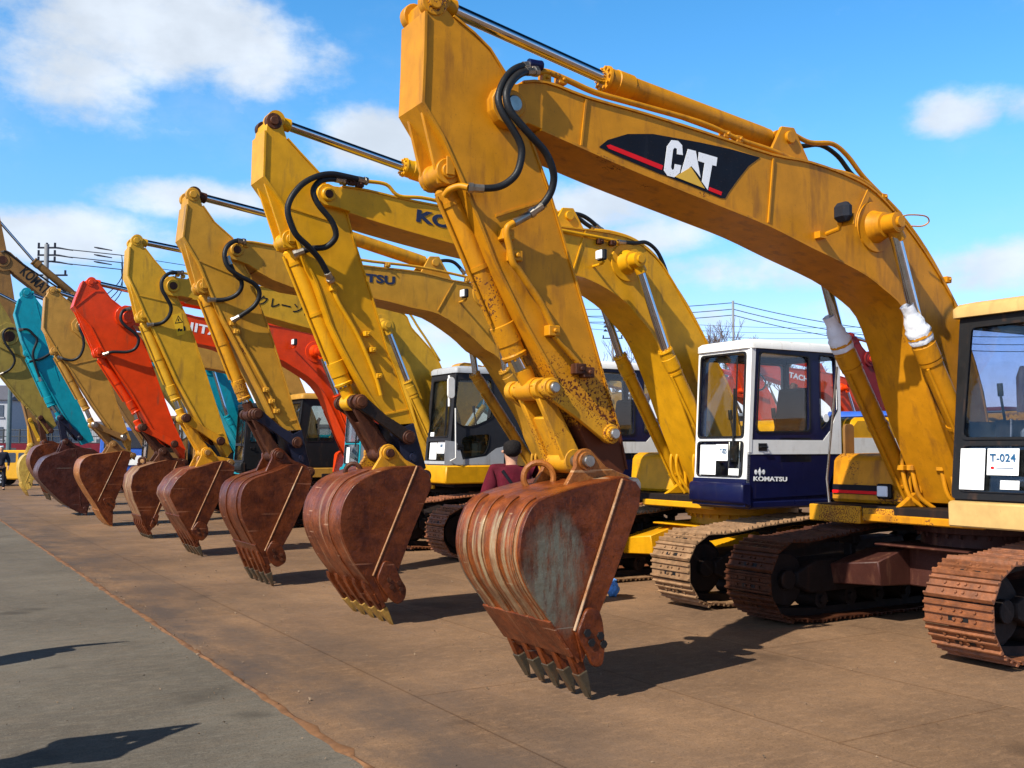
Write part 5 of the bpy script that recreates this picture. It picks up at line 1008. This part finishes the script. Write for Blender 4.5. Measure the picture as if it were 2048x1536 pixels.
# ------------------------------------------------------------------ utility poles with wires
P_('pole',(.26,.27,.28),.7,var=.1); P_('wire',(.03,.05,.07),.5); P_('insul',(.02,.025,.04),.6,spec=.1)
def polev(u,d): 
    x=(u-1024)/FPX*d; return Vector((x,d,0))
def hz(v,d): return EYE+(897-v)*d/FPX
def pole(u,vt,d,arms,label,r=.16,armdir=None,ins=True):
    p=polev(u,d); h=hz(vt,d); o=empty('utility_pole',p); tag(o,label,'utility pole','utility poles behind the yard'); bm=NB(); tube(bm,[(0,0,0),(0,0,h)],[r,r*.7],12); finish(bm,'post','pole',o)
    ad=armdir or Vector((1,0,0))
    for (v,hw) in arms:
        z=hz(v,d); bm=NB(); a=ad*hw; tube(bm,[(-a.x,-a.y,z),(a.x,a.y,z)],.06,6)
        for t in (-.9,0,.9): q=a*t; cyl(bm,(q.x,q.y,z),(q.x,q.y,z+.3),.07,.07,8)
        finish(bm,'cross_arm','insul',o)
    return o,p
def wires(a,b,name_label,sag=1.2,n=14,r=.03,cat='power line'):
    bm=NB()
    for (p,q) in zip(a,b):
        pts=[]; 
        for i in range(n+1): t=i/n; v=p.lerp(q,t); v.z-=sag*4*t*(1-t); pts.append(tuple(v))
        tube(bm,pts,r,5)
    o=finish(bm,'power_lines','wire'); tag(o,name_label,cat); return o
oA,pA=pole(84,485,62,[(492,.55),(507,.55),(520,.55),(548,1.3)],'tall utility pole with three pairs of insulators at the left edge',.20)
for v in (491,506,520):
    z=hz(v,62); bm=NB(); 
    for x0 in (.5,2.9): tube(bm,[(x0,0,z),(x0+.25,0,z-.05),(x0+1.1,0,z-.2)],[.03,.055,.03],8)
    tube(bm,[(0,0,z),(4.6,0,z-.5)],.03,5); tube(bm,spl([(4.6,0,z-.5),(4.6,0,z-1.9),(3.6,0,z-3.0),(2.4,0,z-3.4)],5),.03,5); finish(bm,'insulator_string','insul',oA)
wires([pA+Vector((4.6,0,hz(v,62)-.5)) for v in (491,506,520)],[polev(1900,150)+Vector((0,0,hz(v,150))) for v in (640,650,660)],'three thin power lines running from the tall left pole to the right',2.5,30,.022)
oB,pB=pole(1469,600,110,[],'slim grey utility pole behind the white and navy cab',.17)
L3=[(603,610),(617,623),(630,636)]
wires([polev(900,140)+Vector((0,0,hz(v,140))) for v in (598,613,625)],[pB+Vector((0,0,hz(v,110))) for v in (604,617,629)],'three power lines left of the slim pole',1.0,20,.045)
wires([pB+Vector((0,0,hz(v,110))) for v in (604,617,629)],[polev(2100,100)+Vector((0,0,hz(v,100))) for v in (672,688,702)],'three power lines right of the slim pole',1.2,20,.045)
oC,pC=pole(1226,640,100,[(676,1.0)],'utility pole with stacked insulators between two booms',.14)
for v in (646,654,662):
    for sx in (-.7,.7): 
        z=hz(v,100); bm=NB(); cyl(bm,(sx,0,z),(sx,0,z+.22),.2,.05,8); tube(bm,[(0,0,z),(sx,0,z)],.03,5); finish(bm,'insulator','insul',oC)
# ------------------------------------------------------------------ bare trees
P_('bark',(.13,.10,.09),.9,var=.3)
def tree(x,y,h,seed,label,spread=1.0):
    rnd=random.Random(seed); o=empty('bare_tree',(x,y,0)); tag(o,label,'tree','bare trees behind the yard'); bt=NB(); bc=NB()
    def grow(p,d,ln,r,lv,bm_):
        q=p+d*ln; m=p.lerp(q,.5)+Vector((rnd.uniform(-1,1),rnd.uniform(-1,1),0))*ln*.05; tube(bm_,[tuple(p),tuple(m),tuple(q)],[r,r*.85,r*.7],5 if lv<3 else 3)
        if lv>=6: return
        for k in range(rnd.choice((2,3,3)) if lv else 4):
            dd=(d+Vector((rnd.uniform(-1,1),rnd.uniform(-1,1),rnd.uniform(-.15,.7)))*.62*spread).normalized(); grow(q,dd,ln*rnd.uniform(.62,.84),max(.012,r*.62),lv+1,bc)
    grow(Vector((0,0,0)),Vector((0,0,1)),h*.28,h*.022,0,bt); finish(bt,'trunk','bark',o); finish(bc,'crown','bark',o)
for i,(u,vt,d,lb) in enumerate(((1232,672,95,'bare branched tree between the pole and the second white cab'),(1205,690,80,'lower bare tree just left of the pole with stacked insulators'),(1425,636,100,'bare tree above the white and navy cab roof at its left end'),(1490,652,105,'bare tree right of the slim pole above the white cab roof'),(1560,664,110,'low bare tree above the middle of the white cab roof'),(1350,660,90,'bare tree behind the second boom'))):
    p=polev(u,d); tree(p.x,p.y,hz(vt,d)*1.0,i+11,lb,1.1)
# ------------------------------------------------------------------ far left: buildings, fence, banner, car; blue truck
P_('wallpale',(.34,.35,.38),.8,var=.1); P_('wallgrey',(.28,.29,.33),.8); P_('roofdark',(.10,.10,.12),.7); P_('roofred',(.35,.08,.06),.7); P_('winblue',(.05,.07,.10),.15); P_('fencegrey',(.05,.055,.06),.6); P_('banner',(.12,.004,.014),.6,var=.2); P_('bluepaint',(.03,.10,.42),.4,coat=.3)
def house(u0,u1,vt,d,label,m='wallpale',roof='roofdark',fl=3,gable=True):
    x0=(u0-1024)/FPX*d; x1=(u1-1024)/FPX*d; h=hz(vt,d); o=empty('apartment_house' if fl>2 else 'low_house',((x0+x1)/2,d+4,0)); tag(o,label,'house','houses beyond the fence'); w=(x1-x0)/2
    bm=NB(); box(bm,-w,w,-4,4,0,h); finish(bm,'wall',m,o)
    bm=NB()
    if gable:
        a=[bm.verts.new(p) for p in ((-w-.3,-4.3,h+.01),(w+.3,-4.3,h+.01),(w+.3,4.3,h+.01),(-w-.3,4.3,h+.01),(-w-.3,0,h+1.6),(w+.3,0,h+1.6))]
        for q in ((0,1,5,4),(2,3,4,5),(0,4,3),(1,2,5),(0,3,2,1)): bm.faces.new([a[i] for i in q])
    else: box(bm,-w-.2,w+.2,-4.2,4.2,h+.01,h+.35)
    finish(bm,'roof',roof,o); n=max(2,int(w*2/2.4))
    for f in range(fl):
        for i in range(n):
            xc=-w+2*w*(i+.5)/n; zc=h*(f+.5)/fl; bm=NB(); box(bm,xc-.55,xc+.55,-4.06,-4.005,zc-.55,zc+.55); wn_=finish(bm,'window','winblue',o); bm=NB(); box(bm,xc-.65,xc+.65,-4.12,-4.005,zc-.68,zc-.56); finish(bm,'sill','wallgrey',wn_)
    return o
house(-60,14,800,95,'pale three storey house at the left edge'); house(16,48,815,100,'white house with dark roof right of the thin green pole',fl=2,roof='roofred'); house(50,92,790,110,'grey flat roofed block behind the olive bucket','wallgrey',fl=3,gable=False); house(-40,40,780,130,'tall grey block behind the pale house','wallgrey',fl=4,gable=False); house(100,240,850,105,'long low white shed behind the left buckets','wallpale',fl=1,gable=False); house(245,420,842,100,'long grey shed behind the red boom stick','wallgrey',fl=1,gable=False)
house(600,900,855,120,'low grey shed behind the middle cabs','wallgrey',fl=1,gable=False); house(1150,1500,845,115,'long low shed behind the white cabs','wallgrey',fl=1,gable=False); house(1500,2200,850,120,'low pale shed behind the right hand cabs','wallpale',fl=1,gable=False)
d=62; x0=(-120-1024)/FPX*d; x1=(330-1024)/FPX*d; o=empty('mesh_fence',((x0+x1)/2,d,0)); tag(o,'dark mesh fence with a maroon band along its foot','fence'); w_=(x1-x0)/2
for i in range(15): bm=NB(); x=-w_+2*w_*i/14; tube(bm,[(x,0,0),(x,0,hz(858,d))],.05,6); finish(bm,'post','fencegrey',o)
bm=NB(); zt=hz(860,d); zb=hz(886,d)
for i in range(140): x=-w_+2*w_*i/139; tube(bm,[(x,0,zb),(x,0,zt)],.012,3)
for z in (zb,(zb+zt)/2,zt): tube(bm,[(-w_,0,z),(w_,0,z)],.03,5)
finish(bm,'mesh_panel','fencegrey',o); bm=NB(); box(bm,-w_,w_,-.12,-.06,.05,hz(887,d)); bn=finish(bm,'banner','banner',o)
for i in range(9): bm=NB(); x=-w_+.8+i*(2*w_/9); box(bm,x,x+.9,-.125,-.121,hz(902,d),hz(896,d)); finish(bm,'banner_patch','fencegrey',bn)
P_('polegreen',(.09,.13,.14),.6); bm=NB(); p=polev(19,50); tube(bm,[(p.x,p.y,0),(p.x,p.y,hz(770,50))],[.13,.10],10); tag(finish(bm,'pipe_post','polegreen'),'thin dark green post in front of the far houses','post')
P_('bluecab',(.03,.09,.38),.35)
# yellow car
P_('caryellow',(.70,.36,.02),.25,var=.05,coat=.6); P_('tyre',(.015,.015,.016),.8)
def car(loc,rot,label,m='caryellow'):
    o=empty('parked_car',loc,rot); tag(o,label,'car'); Wc=.82
    prof=[(-1.85,.28),(-1.9,.55),(-1.86,.95),(-1.70,1.45),(-1.45,1.53),(.2,1.53),(.55,1.45),(1.05,1.0),(1.75,.88),(1.92,.70),(1.95,.40),(1.85,.25)]
    bm=NB(); prism(bm,rpoly(prof,.12),-Wc,Wc); finish(bm,'body',m,o,.05)
    for sg in (1,-1):
        for pg in ([(-1.55,1.02),(-1.45,1.40),(-.55,1.42),(-.55,1.0)],[(-.45,1.0),(-.45,1.42),(.35,1.40),(.85,1.0)]): bm=NB(); y0,y1=sorted((sg*(Wc+.001),sg*(Wc+.008))); prism(bm,rpoly(pg,.06),y0,y1); finish(bm,'window','winblue',o)
        for x in (-1.2,1.25):
            bm=NB(); y0,y1=sorted((sg*(Wc-.15),sg*(Wc+.03))); ycyl(bm,x,.31,y0,y1,.31,seg=28); wh=finish(bm,'wheel','tyre',o,.02)
            bm=NB(); y0,y1=sorted((sg*(Wc+.031),sg*(Wc+.045))); ycyl(bm,x,.31,y0,y1,.06)
            for k in range(6):
                a=k*math.pi/3; bm2=[(x+.05*math.cos(a-.5),.31+.05*math.sin(a-.5)),(x+.20*math.cos(a-.2),.31+.20*math.sin(a-.2)),(x+.20*math.cos(a+.2),.31+.20*math.sin(a+.2)),(x+.05*math.cos(a+.5),.31+.05*math.sin(a+.5))]; prism(bm,bm2,y0,y1-sg*.001)
            finish(bm,'rim','silver',wh)
        bm=NB(); box(bm,1.80,1.93,min(sg*.5,sg*.76),max(sg*.5,sg*.76),.62,.78); finish(bm,'headlight','lampglass',o,.03)
    bm=NB(); box(bm,.62,1.0,-.70,.70,1.02,1.40,M=None); bm.free(); bm=NB(); prism(bm,[(.60,1.43),(.63,1.44),(1.08,1.02),(1.04,1.01)],-.70,.70); finish(bm,'windscreen','winblue',o)
    return o
g=gnd(45,972); car((g.x,g.y+1,0),math.radians(12),'small yellow car parked beside the man in the pale cap')
# blue truck
tp_=Vector(((266-1024)/FPX*46,46,0)); o=empty('flatbed_truck',tp_,math.radians(-75)); tag(o,'blue truck with white panel between the red and tan sticks','truck')
bm=NB(); prism(bm,rpoly([(1.2,.6),(1.2,2.1),(1.5,2.5),(2.6,2.5),(3.0,1.6),(3.05,.6)],.12),-1.0,1.0); finish(bm,'cab','bluepaint',o,.04)
bm=NB(); prism(bm,[(2.66,2.35),(3.0,1.62),(3.03,1.62),(2.69,2.36)],-.85,.85); finish(bm,'windscreen','lampblack',o); bm=NB(); box(bm,3.06,3.10,-.8,.8,.9,1.3); finish(bm,'front_panel','white',o,.01)
bm=NB(); box(bm,-3.2,1.1,-1.1,1.1,.9,1.05); box(bm,-3.2,1.1,-1.1,-1.05,1.051,1.5); box(bm,-3.2,1.1,1.05,1.1,1.051,1.5); finish(bm,'load_bed','bluepaint',o,.01)
for x in (-2.2,2.2):
    for y in (-.9,.9): bm=NB(); ycyl(bm,x,.45,y-.14,y+.14,.45,seg=24); finish(bm,'wheel','tyre',o,.03)

c=copy_tree(o); tp_=Vector(((1745-1024)/FPX*27,27,0)); c.location=tp_; c.rotation_euler=(0,0,math.radians(-110)); c['label']='blue truck in the back behind the yellow engine housing'
